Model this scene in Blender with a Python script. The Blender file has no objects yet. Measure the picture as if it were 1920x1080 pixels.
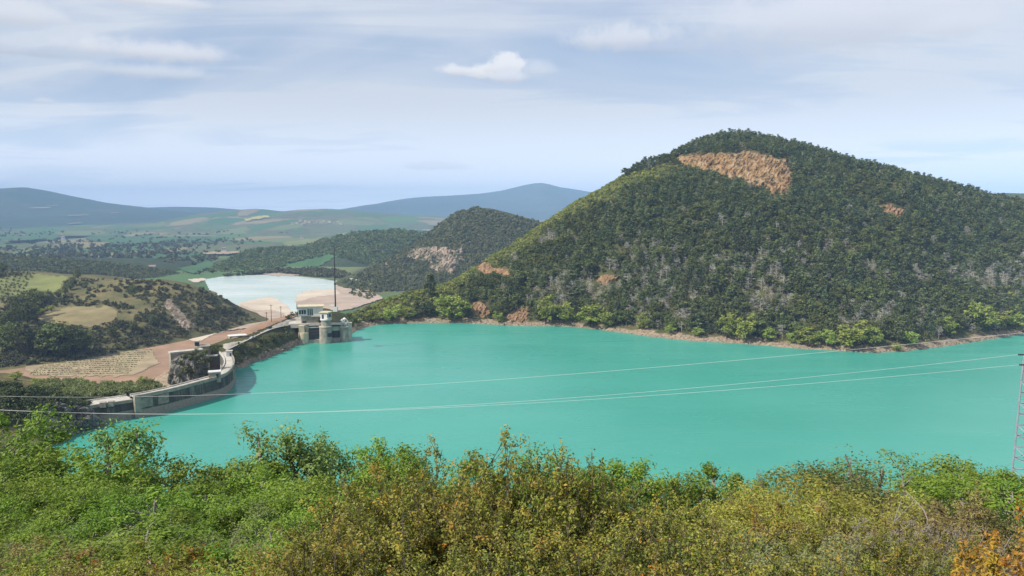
import bpy, math, random
import numpy as np

# ---------------------------------------------------------------- camera, sky, sun
sc = bpy.context.scene
C = sc.collection
FPX = 1450.0                       # focal length in pixels of a 1920 wide frame
PITCH = math.atan(148 / FPX)       # camera tilted slightly down, horizon above the middle
CAMZ = 110.0                       # metres above the reservoir
R = math.radians
cam_d = bpy.data.cameras.new('camera')
cam_d.sensor_width = 36.0
cam_d.lens = 36.0 * FPX / 1920
cam_d.clip_start = 0.1
cam_d.clip_end = 90000
cam = bpy.data.objects.new('camera', cam_d)
C.objects.link(cam)
cam.location = (0, 0, CAMZ)
cam.rotation_euler = (math.pi / 2 - PITCH, 0, 0)
sc.camera = cam
sc.view_settings.view_transform = 'Standard'
sc.view_settings.look = 'None'
sc.view_settings.exposure = 0.3
sc.view_settings.gamma = 1.0
sc.cycles.max_bounces = 6
sc.cycles.diffuse_bounces = 2
sc.cycles.glossy_bounces = 2
sc.cycles.transmission_bounces = 4
sc.cycles.volume_bounces = 0

SUN_EL, SUN_AZ = 43.0, 244.0       # compass: 0 = +Y (view direction), 90 = +X; sun on the left, a little behind
sun_d = bpy.data.lights.new('sun', 'SUN')
sun_d.energy = 5.0
sun_d.angle = R(0.5)
sun_d.color = (1.0, 0.95, 0.87)
sun = bpy.data.objects.new('sun', sun_d)
C.objects.link(sun)
sun.rotation_euler = (R(90 - SUN_EL), 0, R(180 - SUN_AZ))
sun.location = (-200, -50, 400)

world = bpy.data.worlds.new('World')
sc.world = world
world.use_nodes = True


class NT:
    """small helper to wire shader nodes"""
    def __init__(s, nt):
        s.nt = nt
        nt.nodes.clear()

    def n(s, t, **kw):
        nd = s.nt.nodes.new(t)
        for k, v in kw.items():
            setattr(nd, k, v)
        return nd

    def l(s, a, b):
        s.nt.links.new(a, b)

    def put(s, v, sock):
        if isinstance(v, bpy.types.NodeSocket):
            s.l(v, sock)
        elif isinstance(v, (tuple, list)):
            sock.default_value = tuple(v) + (1,) if len(v) == 3 and sock.type == 'RGBA' else tuple(v)
        else:
            sock.default_value = v

    def m(s, op, a, b=0.0, c=0.0, clamp=False):
        nd = s.n('ShaderNodeMath', operation=op, use_clamp=clamp)
        s.put(a, nd.inputs[0]); s.put(b, nd.inputs[1]); s.put(c, nd.inputs[2])
        return nd.outputs[0]

    def vm(s, op, a, b=(0, 0, 0)):
        nd = s.n('ShaderNodeVectorMath', operation=op)
        s.put(a, nd.inputs[0]); s.put(b, nd.inputs[1])
        return nd.outputs[0]

    def mix(s, f, a, b, mode='MIX'):
        nd = s.n('ShaderNodeMix', data_type='RGBA', blend_type=mode)
        s.put(f, nd.inputs[0]); s.put(a, nd.inputs[6]); s.put(b, nd.inputs[7])
        return nd.outputs[2]

    def noise(s, vec, scale, detail=4, rough=0.55, dist=0.0):
        nd = s.n('ShaderNodeTexNoise')
        s.put(vec, nd.inputs['Vector'])
        nd.inputs['Scale'].default_value = scale
        nd.inputs['Detail'].default_value = detail
        nd.inputs['Roughness'].default_value = rough
        nd.inputs['Distortion'].default_value = dist
        return nd.outputs['Fac']

    def ramp(s, f, stops, interp='LINEAR'):
        nd = s.n('ShaderNodeValToRGB')
        nd.color_ramp.interpolation = interp
        e = nd.color_ramp.elements
        while len(e) < len(stops):
            e.new(0.5)
        for k, (p, c) in enumerate(stops):
            e[k].position = p
            e[k].color = (c, c, c, 1) if isinstance(c, (int, float)) else tuple(c) + (1,)
        s.put(f, nd.inputs[0])
        return nd.outputs[0]

    def mr(s, v, a, b, lo=0.0, hi=1.0, smooth=False):
        nd = s.n('ShaderNodeMapRange')
        if smooth:
            nd.interpolation_type = 'SMOOTHSTEP'
        s.put(v, nd.inputs[0])
        for k, x in zip((1, 2, 3, 4), (a, b, lo, hi)):
            nd.inputs[k].default_value = x
        return nd.outputs[0]

    def comb(s, x, y, z):
        nd = s.n('ShaderNodeCombineXYZ')
        s.put(x, nd.inputs[0]); s.put(y, nd.inputs[1]); s.put(z, nd.inputs[2])
        return nd.outputs[0]

    def sep(s, v):
        nd = s.n('ShaderNodeSeparateXYZ')
        s.put(v, nd.inputs[0])
        return nd.outputs


def ray(px, py):
    u = (np.asarray(px, float) - 960) / FPX
    v = (540 - np.asarray(py, float)) / FPX
    return u, math.cos(PITCH) + v * math.sin(PITCH), -math.sin(PITCH) + v * math.cos(PITCH)


def atz(px, py, z):
    x, y, w = ray(px, py)
    t = (z - CAMZ) / w
    return np.stack([x * t, y * t, np.zeros_like(x * t) + z], -1)


def atY(px, py, Y):
    x, y, w = ray(px, py)
    t = Y / y
    return np.stack([x * t, y * t, CAMZ + w * t], -1)


def proj(x, y, z):
    z = z - CAMZ
    f = y * math.cos(PITCH) - z * math.sin(PITCH)
    up = y * math.sin(PITCH) + z * math.cos(PITCH)
    return 960 + FPX * x / f, 540 - FPX * up / f


def build_sky():
    t = NT(world.node_tree)
    out = t.n('ShaderNodeOutputWorld')
    bg = t.n('ShaderNodeBackground')
    sky = t.n('ShaderNodeTexSky', sky_type='NISHITA')
    sky.sun_disc = False
    sky.sun_elevation = R(SUN_EL)
    sky.sun_rotation = R(SUN_AZ)
    sky.altitude = 500
    sky.dust_density = 1.5
    d = t.n('ShaderNodeTexCoord').outputs['Generated']
    X, Y, Z = t.sep(d)
    zz = t.m('ADD', t.m('MAXIMUM', Z, 0.0), 0.10)
    u = t.m('DIVIDE', X, zz)
    v = t.m('DIVIDE', Y, zz)
    # thin high veil, streaked sideways
    n1 = t.noise(t.comb(t.m('MULTIPLY', u, 0.7), t.m('MULTIPLY', v, 0.8), 3.1), 0.55, 5, 0.5, 0.8)
    n2 = t.noise(t.comb(t.m('MULTIPLY', u, 0.4), t.m('MULTIPLY', v, 0.9), 7.7), 1.3, 6, 0.58, 1.0)
    veil = t.m('ADD', t.m('MULTIPLY', t.mr(n1, 0.36, 0.62, 0, 1, True), 0.62), t.m('MULTIPLY', t.mr(n2, 0.42, 0.64, 0, 1, True), 0.52))
    low = t.mr(Z, 0.0, 0.22, 0.55, 0.0, True)
    veil = t.m('MINIMUM', t.m('ADD', t.m('ADD', veil, 0.06), low), 0.96)
    col = t.mix(veil, t.mix(0.55, sky.outputs[0], (4.4, 6.0, 9.2)), (7.6, 8.0, 8.9))
    # darker grey undersides of the thicker sheets overhead
    boost = t.mr(Z, 0.0, 0.15, 1.75, 1.0, True)
    boost = t.m('MULTIPLY', boost, t.mr(Z, 0.0, 0.05, 1.3, 1.0, True))
    col = t.mix(1.0, col, t.comb(boost, boost, t.m('MULTIPLY', boost, 0.97)), 'MULTIPLY')
    n3 = t.noise(t.comb(t.m('MULTIPLY', u, 0.6), v, 1.7), 1.1, 5, 0.55, 0.5)
    grey = t.m('MULTIPLY', t.mr(n3, 0.50, 0.70, 0, 1, True), t.mr(Z, 0.16, 0.32, 0.0, 0.6, True))
    col = t.mix(grey, col, (4.6, 5.3, 7.4))
    # small cumulus puffs, each a patch of directions broken up by noise
    az = t.m('ARCTAN2', X, Y)
    el = t.m('ARCSINE', Z)
    w1 = t.noise(d, 26, 6, 0.65)
    w2 = t.noise(t.vm('ADD', d, (3.3, 1.7, 9.1)), 60, 5, 0.6)

    def puff(px, py, wa, we, amt, c, soft, base=0.55):
        nonlocal col
        x, y, z = (float(q) for q in ray(px, py))
        ln = math.sqrt(x * x + y * y + z * z)
        a0, e0 = math.atan2(x, y), math.asin(z / ln)
        da = t.m('DIVIDE', t.m('SUBTRACT', az, a0), wa / FPX)
        de = t.m('DIVIDE', t.m('SUBTRACT', el, e0), we / FPX)
        # flat underside: below the middle the distance grows faster
        de = t.m('MULTIPLY', de, t.m('ADD', 1.0, t.m('MULTIPLY', t.m('LESS_THAN', de, 0.0), base)))
        r = t.m('SQRT', t.m('ADD', t.m('MULTIPLY', da, da), t.m('MULTIPLY', de, de)))
        r = t.m('ADD', r, t.m('MULTIPLY', t.m('SUBTRACT', 0.5, w1), 2.0))
        r = t.m('ADD', r, t.m('MULTIPLY', t.m('SUBTRACT', 0.5, w2), 0.9))
        f = t.m('MULTIPLY', t.mr(r, 1.0 + soft, 1.0 - soft, 0, 1, True), amt)
        shade = t.mr(de, -0.9, 0.5, 0.0, 1.0, True)
        col = t.mix(f, col, t.mix(shade, tuple(q * 0.80 for q in c), c))

    white = (9.6, 9.6, 9.7)
    puff(910, 138, 30, 19, 0.95, white, 0.3, 1.4)
    puff(944, 128, 32, 25, 0.95, white, 0.25, 1.0)
    puff(952, 146, 28, 14, 0.9, (8.4, 8.6, 9.2), 0.4, 0.8)
    puff(858, 134, 32, 11, 0.85, white, 0.4, 0.8)
    puff(1012, 132, 24, 14, 0.4, white, 0.7)
    puff(1160, 74, 78, 22, 0.75, (8.8, 8.85, 9.2), 0.6)
    puff(1240, 92, 70, 12, 0.45, (6.2, 6.6, 7.8), 0.7)
    puff(270, 97, 120, 17, 0.8, (9.1, 9.1, 9.4), 0.6)
    puff(275, 136, 90, 11, 0.6, (8.9, 9.0, 9.3), 0.6)
    puff(25, 28, 60, 20, 0.7, (9, 9, 9.3), 0.6)
    puff(300, 4, 75, 10, 0.7, (9, 9, 9.3), 0.6)
    puff(84, 190, 14, 5, 0.6, (8.9, 9, 9.3), 0.6)
    puff(1570, 32, 200, 62, 0.85, (8.2, 8.4, 9.1), 0.8, 0.3)
    puff(1800, 48, 60, 22, 0.5, (8.4, 8.6, 9.2), 0.7)
    puff(810, 312, 60, 8, 0.35, (8.8, 8.8, 9.0), 0.6)
    puff(30, 96, 90, 9, 0.5, (6.0, 6.4, 7.4), 0.7)
    t.l(col, bg.inputs[0])
    bg.inputs[1].default_value = 0.080
    t.l(bg.outputs[0], out.inputs[0])


build_sky()

rng = np.random.default_rng(11)
random.seed(5)


# ---------------------------------------------------------------- numeric helpers
def _hash(ix, iy, seed):
    n = np.sin(ix * 127.1 + iy * 311.7 + seed * 74.7) * 43758.5453
    return n - np.floor(n)


def vnoise(x, y, seed=0):
    x = np.asarray(x, float); y = np.asarray(y, float)
    ix, iy = np.floor(x), np.floor(y)
    fx, fy = x - ix, y - iy
    fx = fx * fx * fx * (fx * (fx * 6 - 15) + 10); fy = fy * fy * fy * (fy * (fy * 6 - 15) + 10)
    a, b = _hash(ix, iy, seed), _hash(ix + 1, iy, seed)
    c, d = _hash(ix, iy + 1, seed), _hash(ix + 1, iy + 1, seed)
    return (a + (b - a) * fx) * (1 - fy) + (c + (d - c) * fx) * fy - 0.5


def fbm(x, y, octv=5, seed=0, gain=0.5):
    s, a = 0, 1.0
    for k in range(octv):
        s = s + a * vnoise(x * 2 ** k, y * 2 ** k, seed + k * 13)
        a *= gain
    return s


class TPS:
    def __init__(s, pts, lam=1e-4):
        p = np.asarray(pts, float)
        s.sc = 400.0
        s.xy = p[:, :2] / s.sc
        n = len(p)
        K = s.k(s.xy, s.xy) + lam * np.eye(n)
        Pm = np.c_[np.ones(n), s.xy]
        A = np.zeros((n + 3, n + 3))
        A[:n, :n] = K; A[:n, n:] = Pm; A[n:, :n] = Pm.T
        s.w = np.linalg.solve(A, np.r_[p[:, 2], 0, 0, 0])

    @staticmethod
    def k(a, b):
        r2 = ((a[:, None, :] - b[None]) ** 2).sum(-1)
        return 0.5 * r2 * np.log(r2 + 1e-12)

    def __call__(s, x, y):
        sh = np.shape(x)
        q = np.stack([np.ravel(x), np.ravel(y)], -1) / s.sc
        out = np.empty(len(q))
        for i in range(0, len(q), 20000):
            b = q[i:i + 20000]
            out[i:i + 20000] = s.k(b, s.xy) @ s.w[:-3] + np.c_[np.ones(len(b)), b] @ s.w[-3:]
        return out.reshape(sh)


class Field:
    """a height field on a regular grid"""
    def __init__(s, x0, x1, y0, y1, step, fn):
        s.x0, s.y0, s.st = x0, y0, step
        s.nx, s.ny = int((x1 - x0) / step) + 1, int((y1 - y0) / step) + 1
        s.X, s.Y = np.meshgrid(x0 + step * np.arange(s.nx), y0 + step * np.arange(s.ny))
        s.Z = fn(s.X, s.Y)

    def __call__(s, x, y):
        u = np.clip((np.asarray(x, float) - s.x0) / s.st, 0, s.nx - 1.001)
        v = np.clip((np.asarray(y, float) - s.y0) / s.st, 0, s.ny - 1.001)
        i, j = u.astype(int), v.astype(int)
        a, b = u - i, v - j
        return (s.Z[j, i] * (1 - a) + s.Z[j, i + 1] * a) * (1 - b) + (s.Z[j + 1, i] * (1 - a) + s.Z[j + 1, i + 1] * a) * b

    def inside(s, x, y):
        return (x > s.x0) & (x < s.x0 + s.st * (s.nx - 1)) & (y > s.y0) & (y < s.y0 + s.st * (s.ny - 1))

    def mesh(s, name, m, keep=None, kind='structure'):
        V = np.stack([s.X.ravel(), s.Y.ravel(), s.Z.ravel()], -1)
        idx = np.arange(s.nx * s.ny).reshape(s.ny, s.nx)
        Q = np.stack([idx[:-1, :-1], idx[:-1, 1:], idx[1:, 1:], idx[1:, :-1]], -1).reshape(-1, 4)
        if keep is not None:
            k = keep(s.X, s.Y, s.Z).ravel()
            Q = Q[k[Q].any(1)]
            used = np.unique(Q)
            remap = np.zeros(len(V), int); remap[used] = np.arange(len(used))
            V = V[used]; Q = remap[Q]
        o = mk(name, V, Q, m, smooth=True)
        if kind:
            o['kind'] = kind
        return o

    def hit(s, px, py, Y0, Y1, n=220):
        """where the view ray through a pixel meets this ground"""
        x, y, w = ray(px, py)
        Ys = np.linspace(Y0, Y1, n)
        shp = np.shape(x)
        x, y, w = (np.ravel(q)[:, None] for q in (x, y, w))
        t = Ys[None] / y
        dz = CAMZ + w * t - s(x * t, y * t)
        below = dz < 0
        i = np.clip(below.argmax(1), 1, n - 1)
        ar = np.arange(len(i))
        d0, d1 = dz[ar, i - 1], dz[ar, i]
        fr = np.clip(d0 / (d0 - d1 + 1e-9), 0, 1)
        Yh = Ys[i - 1] + fr * (Ys[i] - Ys[i - 1])
        tt = Yh / y[:, 0]
        P = np.stack([x[:, 0] * tt, Yh, CAMZ + w[:, 0] * tt], -1)
        return P.reshape(shp + (3,)), below.any(1).reshape(shp)


def inpoly(x, y, poly):
    x = np.asarray(x, float); y = np.asarray(y, float)
    r = np.zeros(np.shape(x), bool)
    n = len(poly)
    for i in range(n):
        x1, y1 = poly[i]; x2, y2 = poly[(i + 1) % n]
        if y1 == y2:
            continue
        c = (y1 > y) != (y2 > y)
        r ^= c & (x < (x2 - x1) * (y - y1) / (y2 - y1) + x1)
    return r


def polydist(x, y, poly):
    d = np.full(np.shape(x), 1e9)
    n = len(poly)
    for i in range(n):
        x1, y1 = poly[i]; x2, y2 = poly[(i + 1) % n]
        dx, dy = x2 - x1, y2 - y1
        t = np.clip(((x - x1) * dx + (y - y1) * dy) / (dx * dx + dy * dy + 1e-9), 0, 1)
        d = np.minimum(d, np.hypot(x - x1 - t * dx, y - y1 - t * dy))
    return d


# ---------------------------------------------------------------- object helpers
def mkmesh(name, V, Q, mats, tint=None, smooth=False, mi=None):
    V = np.ascontiguousarray(V, dtype=np.float32); Q = np.ascontiguousarray(Q, dtype=np.int32)
    me = bpy.data.meshes.new(name)
    me.vertices.add(len(V)); me.vertices.foreach_set('co', V.ravel())
    k = Q.shape[1]
    me.loops.add(Q.size); me.loops.foreach_set('vertex_index', Q.ravel())
    me.polygons.add(len(Q)); me.polygons.foreach_set('loop_start', np.arange(0, Q.size, k, dtype=np.int32))
    if tint is not None:
        a = me.attributes.new('tint', 'FLOAT', 'FACE')
        a.data.foreach_set('value', np.ascontiguousarray(tint, dtype=np.float32))
    for m in (mats if isinstance(mats, (list, tuple)) else [mats]):
        me.materials.append(m)
    if mi is not None:
        me.polygons.foreach_set('material_index', np.ascontiguousarray(mi, dtype=np.int32))
    me.polygons.foreach_set('use_smooth', np.full(len(Q), smooth))
    me.update(calc_edges=True)
    return me


def link(name, me, parent=None, loc=(0, 0, 0), rz=0, s=1.0):
    o = bpy.data.objects.new(name, me)
    C.objects.link(o)
    if parent is not None:
        o.parent = parent
    o.location = loc
    o.rotation_euler = (0, 0, rz)
    o.scale = (s, s, s) if not isinstance(s, (tuple, list)) else s
    return o


def mk(name, V, Q, m, parent=None, tint=None, smooth=False):
    return link(name, mkmesh(name, V, Q, m, tint, smooth), parent)


def tag(o, label, cat, group=None, kind=None):
    o['label'] = label
    o['category'] = cat
    if group:
        o['group'] = group
    if kind:
        o['kind'] = kind
    return o


def thing(name, label, cat, loc=(0, 0, 0), rz=0, group=None, s=1.0):
    o = link(name, None, None, loc, rz, s)
    o.empty_display_size = 0.2
    return tag(o, label, cat, group)


class MB:
    """collects quads into one mesh"""
    def __init__(s):
        s.V, s.Q, s.T, s.n = [], [], [], 0

    def add(s, V, Q, t=0.5):
        V = np.asarray(V, float).reshape(-1, 3); Q = np.asarray(Q, int).reshape(-1, 4)
        s.V.append(V); s.Q.append(Q + s.n); s.T.append(np.zeros(len(Q)) + t); s.n += len(V)
        return s

    def box(s, x0, x1, y0, y1, z0, z1, rz=0.0, piv=None):
        v = np.array([(x, y, z) for z in (z0, z1) for x, y in ((x0, y0), (x1, y0), (x1, y1), (x0, y1))], float)
        if rz:
            px, py = piv if piv else ((x0 + x1) / 2, (y0 + y1) / 2)
            c, q = math.cos(rz), math.sin(rz)
            dx, dy = v[:, 0] - px, v[:, 1] - py
            v[:, 0] = px + c * dx - q * dy; v[:, 1] = py + q * dx + c * dy
        return s.add(v, [(3, 2, 1, 0), (4, 5, 6, 7), (0, 1, 5, 4), (1, 2, 6, 5), (2, 3, 7, 6), (3, 0, 4, 7)])

    def lathe(s, cx, cy, prof, n=28, a0=0.0, a1=2 * math.pi, cap=True):
        full = abs(a1 - a0 - 2 * math.pi) < 1e-6
        A = a0 + (a1 - a0) * np.arange(n if full else n + 1) / n
        k = len(A)
        V = [(cx + r * math.cos(a), cy + r * math.sin(a), z) for r, z in prof for a in A]
        Q = []
        for i in range(len(prof) - 1):
            for j in range(k if full else k - 1):
                j2 = (j + 1) % k
                Q.append((i * k + j, i * k + j2, (i + 1) * k + j2, (i + 1) * k + j))
        s.add(V, Q)
        if cap and full:
            for z, flip in ((prof[0], True), (prof[-1], False)):
                r, h = z
                V = [(cx, cy, h)] + [(cx + r * math.cos(a), cy + r * math.sin(a), h) for a in A]
                Q = []
                for j in range(0, k, 2):
                    q = (0, 1 + j, 1 + (j + 1) % k, 1 + (j + 2) % k)
                    Q.append(q[::-1] if flip else q)
                s.add(V, Q)
        return s

    def tube(s, pts, rad, n=6, t=0.5):
        P = np.asarray(pts, float)
        rad = np.zeros(len(P)) + rad
        T = np.gradient(P, axis=0); T /= np.linalg.norm(T, axis=1, keepdims=True) + 1e-9
        ref = np.where(np.abs(T[:, 2:3]) > 0.9, [[1.0, 0, 0]], [[0, 0, 1.0]])
        U = np.cross(T, ref); U /= np.linalg.norm(U, axis=1, keepdims=True) + 1e-9
        W = np.cross(T, U)
        a = 2 * np.pi * np.arange(n) / n
        V = P[:, None] + rad[:, None, None] * (np.cos(a)[None, :, None] * U[:, None] + np.sin(a)[None, :, None] * W[:, None])
        idx = np.arange(len(P) * n).reshape(len(P), n)
        nx = np.roll(idx, -1, 1)
        Q = np.stack([idx[:-1], nx[:-1], nx[1:], idx[1:]], -1).reshape(-1, 4)
        return s.add(V.reshape(-1, 3), Q, t)

    def bar(s, a, b, w):
        return s.tube([a, b], w, 4)

    def arrays(s):
        return np.concatenate(s.V), np.concatenate(s.Q), np.concatenate(s.T)

    def build(s, name, m, parent=None, smooth=False):
        V, Q, T = s.arrays()
        return mk(name, V, Q, m, parent, T, smooth)


# ---------------------------------------------------------------- materials
def mat(name):
    m = bpy.data.materials.new(name)
    m.use_nodes = True
    t = NT(m.node_tree)
    out = t.n('ShaderNodeOutputMaterial')
    return m, t, out


def princ(t, out, col, rough=0.8, bump=None, bstr=0.5, bdist=0.1, spec=0.3, metal=0.0):
    b = t.n('ShaderNodeBsdfPrincipled')
    t.put(col, b.inputs['Base Color'])
    t.put(rough, b.inputs['Roughness'])
    b.inputs['Specular IOR Level'].default_value = spec
    b.inputs['Metallic'].default_value = metal
    if bump is not None:
        bp = t.n('ShaderNodeBump')
        bp.inputs['Strength'].default_value = bstr
        bp.inputs['Distance'].default_value = bdist
        t.l(bump, bp.inputs['Height'])
        t.l(bp.outputs[0], b.inputs['Normal'])
    t.l(b.outputs[0], out.inputs[0])
    return b


def leaf_mat(name, stops, trans=0.35, rough=0.55, vary=0.25, tr_gain=1.2):
    m, t, out = mat(name)
    a = t.n('ShaderNodeAttribute', attribute_name='tint').outputs['Fac']
    rnd = t.n('ShaderNodeObjectInfo').outputs['Random']
    c = t.ramp(a, stops)
    hsv = t.n('ShaderNodeHueSaturation')
    t.put(t.m('ADD', 0.5, t.m('MULTIPLY', t.m('SUBTRACT', rnd, 0.5), 0.035)), hsv.inputs['Hue'])
    t.put(t.m('ADD', 1.0, t.m('MULTIPLY', t.m('SUBTRACT', rnd, 0.5), vary * 2)), hsv.inputs['Value'])
    t.l(c, hsv.inputs['Color'])
    c = hsv.outputs[0]
    b = t.n('ShaderNodeBsdfPrincipled')
    t.l(c, b.inputs['Base Color'])
    b.inputs['Roughness'].default_value = rough
    b.inputs['Specular IOR Level'].default_value = 0.25
    tr = t.n('ShaderNodeBsdfTranslucent')
    t.l(t.mix(1.0, c, (tr_gain, tr_gain * 1.05, tr_gain * 0.55), 'MULTIPLY'), tr.inputs[0])
    mx = t.n('ShaderNodeMixShader')
    mx.inputs[0].default_value = trans
    t.l(b.outputs[0], mx.inputs[1]); t.l(tr.outputs[0], mx.inputs[2])
    t.l(mx.outputs[0], out.inputs[0])
    return m


def plain(name, col, rough=0.8, var=0.25, scale=0.6, metal=0.0, bump=0.2, spec=0.3):
    """a colour with mottled wear"""
    m, t, out = mat(name)
    p = t.n('ShaderNodeNewGeometry').outputs['Position']
    n = t.noise(p, scale, 6, 0.65)
    lo = tuple(q * (1 - var) for q in col); hi = tuple(min(1, q * (1 + var)) for q in col)
    princ(t, out, t.mix(t.mr(n, 0.3, 0.7), lo, hi), rough, n, bump, 0.2, spec, metal)
    return m


def hill_mat(name, stops, s1=0.02, s2=0.15, s3=0.6, shore=None, bstr=0.6, bdist=2.0):
    m, t, out = mat(name)
    p = t.n('ShaderNodeNewGeometry').outputs['Position']
    a = t.noise(p, s1, 5, 0.6)
    b = t.noise(p, s2, 5, 0.65)
    c = t.noise(p, s3, 4, 0.6)
    f = t.m('ADD', t.m('ADD', t.m('MULTIPLY', a, 0.45), t.m('MULTIPLY', b, 0.35)), t.m('MULTIPLY', c, 0.2))
    col = t.ramp(t.mr(f, 0.33, 0.67), stops)
    if shore:
        z = t.sep(p)[2]
        e = t.m('ADD', z, t.m('MULTIPLY', t.m('SUBTRACT', t.noise(p, 0.04, 5, 0.65), 0.5), 11.0))
        k = t.mr(e, shore - 0.8, shore + 0.8, 1, 0, True)
        rock = t.ramp(t.noise(p, 0.5, 6, 0.7), [(0.3, (0.10, 0.075, 0.05)), (0.5, (0.28, 0.21, 0.14)), (0.7, (0.42, 0.34, 0.25))])
        col = t.mix(k, col, rock)
    princ(t, out, col, 0.95, t.m('ADD', b, t.m('MULTIPLY', c, 0.5)), bstr, bdist, 0.1)
    return m


def rock_mat(name, stops, scale=0.12):
    m, t, out = mat(name)
    p = t.n('ShaderNodeNewGeometry').outputs['Position']
    q = t.vm('MULTIPLY', p, (1.0, 1.0, 0.55))
    n = t.noise(q, scale, 8, 0.7, 0.8)
    k = t.noise(q, scale * 5, 6, 0.7, 0.3)
    f = t.m('ADD', t.m('MULTIPLY', n, 0.6), t.m('MULTIPLY', k, 0.4))
    princ(t, out, t.ramp(t.mr(f, 0.36, 0.64), stops), 0.95, k, 0.9, 1.2, 0.1)
    return m


M = {}
M['pine'] = leaf_mat('pine_needles', [(0.0, (0.031, 0.048, 0.017)), (0.5, (0.081, 0.106, 0.038)), (1.0, (0.193, 0.209, 0.079))], 0.12, 0.7, 0.30)
M['oak'] = leaf_mat('oak_leaves', [(0.0, (0.048, 0.064, 0.016)), (0.5, (0.105, 0.128, 0.032)), (1.0, (0.19, 0.20, 0.06))], 0.18, 0.7, 0.25)
M['bare'] = leaf_mat('bare_twigs', [(0.0, (0.24, 0.22, 0.18)), (1.0, (0.50, 0.47, 0.40))], 0.0, 0.9, 0.15)
M['willow'] = leaf_mat('fresh_leaves', [(0.0, (0.169, 0.228, 0.036)), (0.5, (0.286, 0.342, 0.066)), (1.0, (0.416, 0.444, 0.108))], 0.28, 0.6, 0.2)
M['ash'] = leaf_mat('spring_leaves', [(0.0, (0.085, 0.145, 0.014)), (0.5, (0.165, 0.245, 0.026)), (1.0, (0.27, 0.34, 0.05))], 0.30, 0.5, 0.2)
M['poplar'] = leaf_mat('grey_green_leaves', [(0.0, (0.102, 0.168, 0.039)), (0.5, (0.186, 0.264, 0.066)), (1.0, (0.300, 0.372, 0.121))], 0.28, 0.5, 0.2)
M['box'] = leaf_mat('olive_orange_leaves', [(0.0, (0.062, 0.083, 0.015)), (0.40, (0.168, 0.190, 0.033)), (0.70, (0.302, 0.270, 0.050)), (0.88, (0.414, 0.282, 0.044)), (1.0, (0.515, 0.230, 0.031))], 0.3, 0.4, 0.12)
M['juniper'] = leaf_mat('yellow_green_leaves', [(0.0, (0.10, 0.115, 0.018)), (0.5, (0.26, 0.265, 0.042)), (1.0, (0.42, 0.39, 0.08))], 0.25, 0.5, 0.15)
M['rust'] = leaf_mat('rust_leaves', [(0.0, (0.10, 0.085, 0.015)), (0.5, (0.23, 0.145, 0.025)), (1.0, (0.38, 0.20, 0.03))], 0.35, 0.5, 0.12)
M['heath'] = leaf_mat('brown_heath', [(0.0, (0.10, 0.085, 0.028)), (0.5, (0.23, 0.18, 0.062)), (1.0, (0.36, 0.28, 0.12))], 0.2, 0.7, 0.2)
M['drytwig'] = leaf_mat('dry_grey_twigs', [(0.0, (0.10, 0.085, 0.065)), (1.0, (0.30, 0.255, 0.20))], 0.1, 0.8, 0.15)
M['sage'] = leaf_mat('sage_leaves', [(0.0, (0.10, 0.125, 0.04)), (0.5, (0.20, 0.225, 0.085)), (1.0, (0.32, 0.33, 0.15))], 0.3, 0.6, 0.15)
M['scrub'] = leaf_mat('scrub_leaves', [(0.0, (0.045, 0.055, 0.020)), (0.5, (0.108, 0.118, 0.044)), (1.0, (0.20, 0.185, 0.08))], 0.15, 0.8, 0.25)
M['flame'] = leaf_mat('bright_orange_leaves', [(0.0, (0.20, 0.17, 0.03)), (0.45, (0.40, 0.26, 0.04)), (1.0, (0.54, 0.27, 0.035))], 0.35, 0.4, 0.12)
M['shoulder'] = leaf_mat('olive_scrub_leaves', [(0.0, (0.088, 0.112, 0.024)), (0.5, (0.210, 0.239, 0.051)), (1.0, (0.353, 0.337, 0.091))], 0.15, 0.8, 0.2)
M['bark'] = plain('bark', (0.11, 0.085, 0.06), 0.9, 0.4, 3.0)
M['greybark'] = plain('grey_bark', (0.24, 0.21, 0.18), 0.9, 0.35, 4.0)
M['concrete'] = plain('weathered_concrete', (0.31, 0.275, 0.22), 0.9, 0.38, 0.35)
M['pale'] = plain('pale_concrete', (0.46, 0.42, 0.35), 0.9, 0.28, 0.3)
M['white'] = plain('white_paint', (0.62, 0.60, 0.56), 0.7, 0.14, 0.4)
M['cream'] = plain('cream_render', (0.55, 0.47, 0.32), 0.9, 0.2, 0.3)
M['dark'] = plain('dark_steel', (0.045, 0.045, 0.05), 0.6, 0.3, 1.0)
M['rustgate'] = plain('brown_steel_gate', (0.10, 0.065, 0.045), 0.7, 0.3, 0.8)
M['glass'] = plain('dark_glass', (0.02, 0.025, 0.03), 0.15, 0.1, 0.5, spec=0.5)
M['steel'] = plain('galvanised_steel', (0.25, 0.28, 0.31), 0.6, 0.2, 1.5, 0.0)
M['wire'] = plain('bright_aluminium_cable', (0.62, 0.62, 0.60), 0.5, 0.05, 1.0)
M['road'] = plain('pale_gravel', (0.38, 0.345, 0.285), 0.95, 0.22, 0.2)
M['earth'] = plain('red_earth', (0.30, 0.185, 0.115), 0.95, 0.25, 0.03)
M['sand'] = plain('pale_sand', (0.52, 0.43, 0.325), 0.95, 0.16, 0.02)
M['redsand'] = plain('reddish_silt', (0.385, 0.295, 0.222), 0.95, 0.2, 0.03)
M['straw'] = plain('straw_field', (0.31, 0.24, 0.14), 0.95, 0.3, 0.04)
M['yellow'] = plain('yellow_rape_field', (0.36, 0.32, 0.07), 0.95, 0.12, 0.005)
M['green'] = plain('green_wheat_field', (0.050, 0.110, 0.037), 0.95, 0.2, 0.006)
M['meadow'] = plain('dry_green_meadow', (0.17, 0.18, 0.055), 0.95, 0.3, 0.02)
M['tanmeadow'] = plain('tan_meadow', (0.23, 0.185, 0.085), 0.95, 0.3, 0.03)
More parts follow.
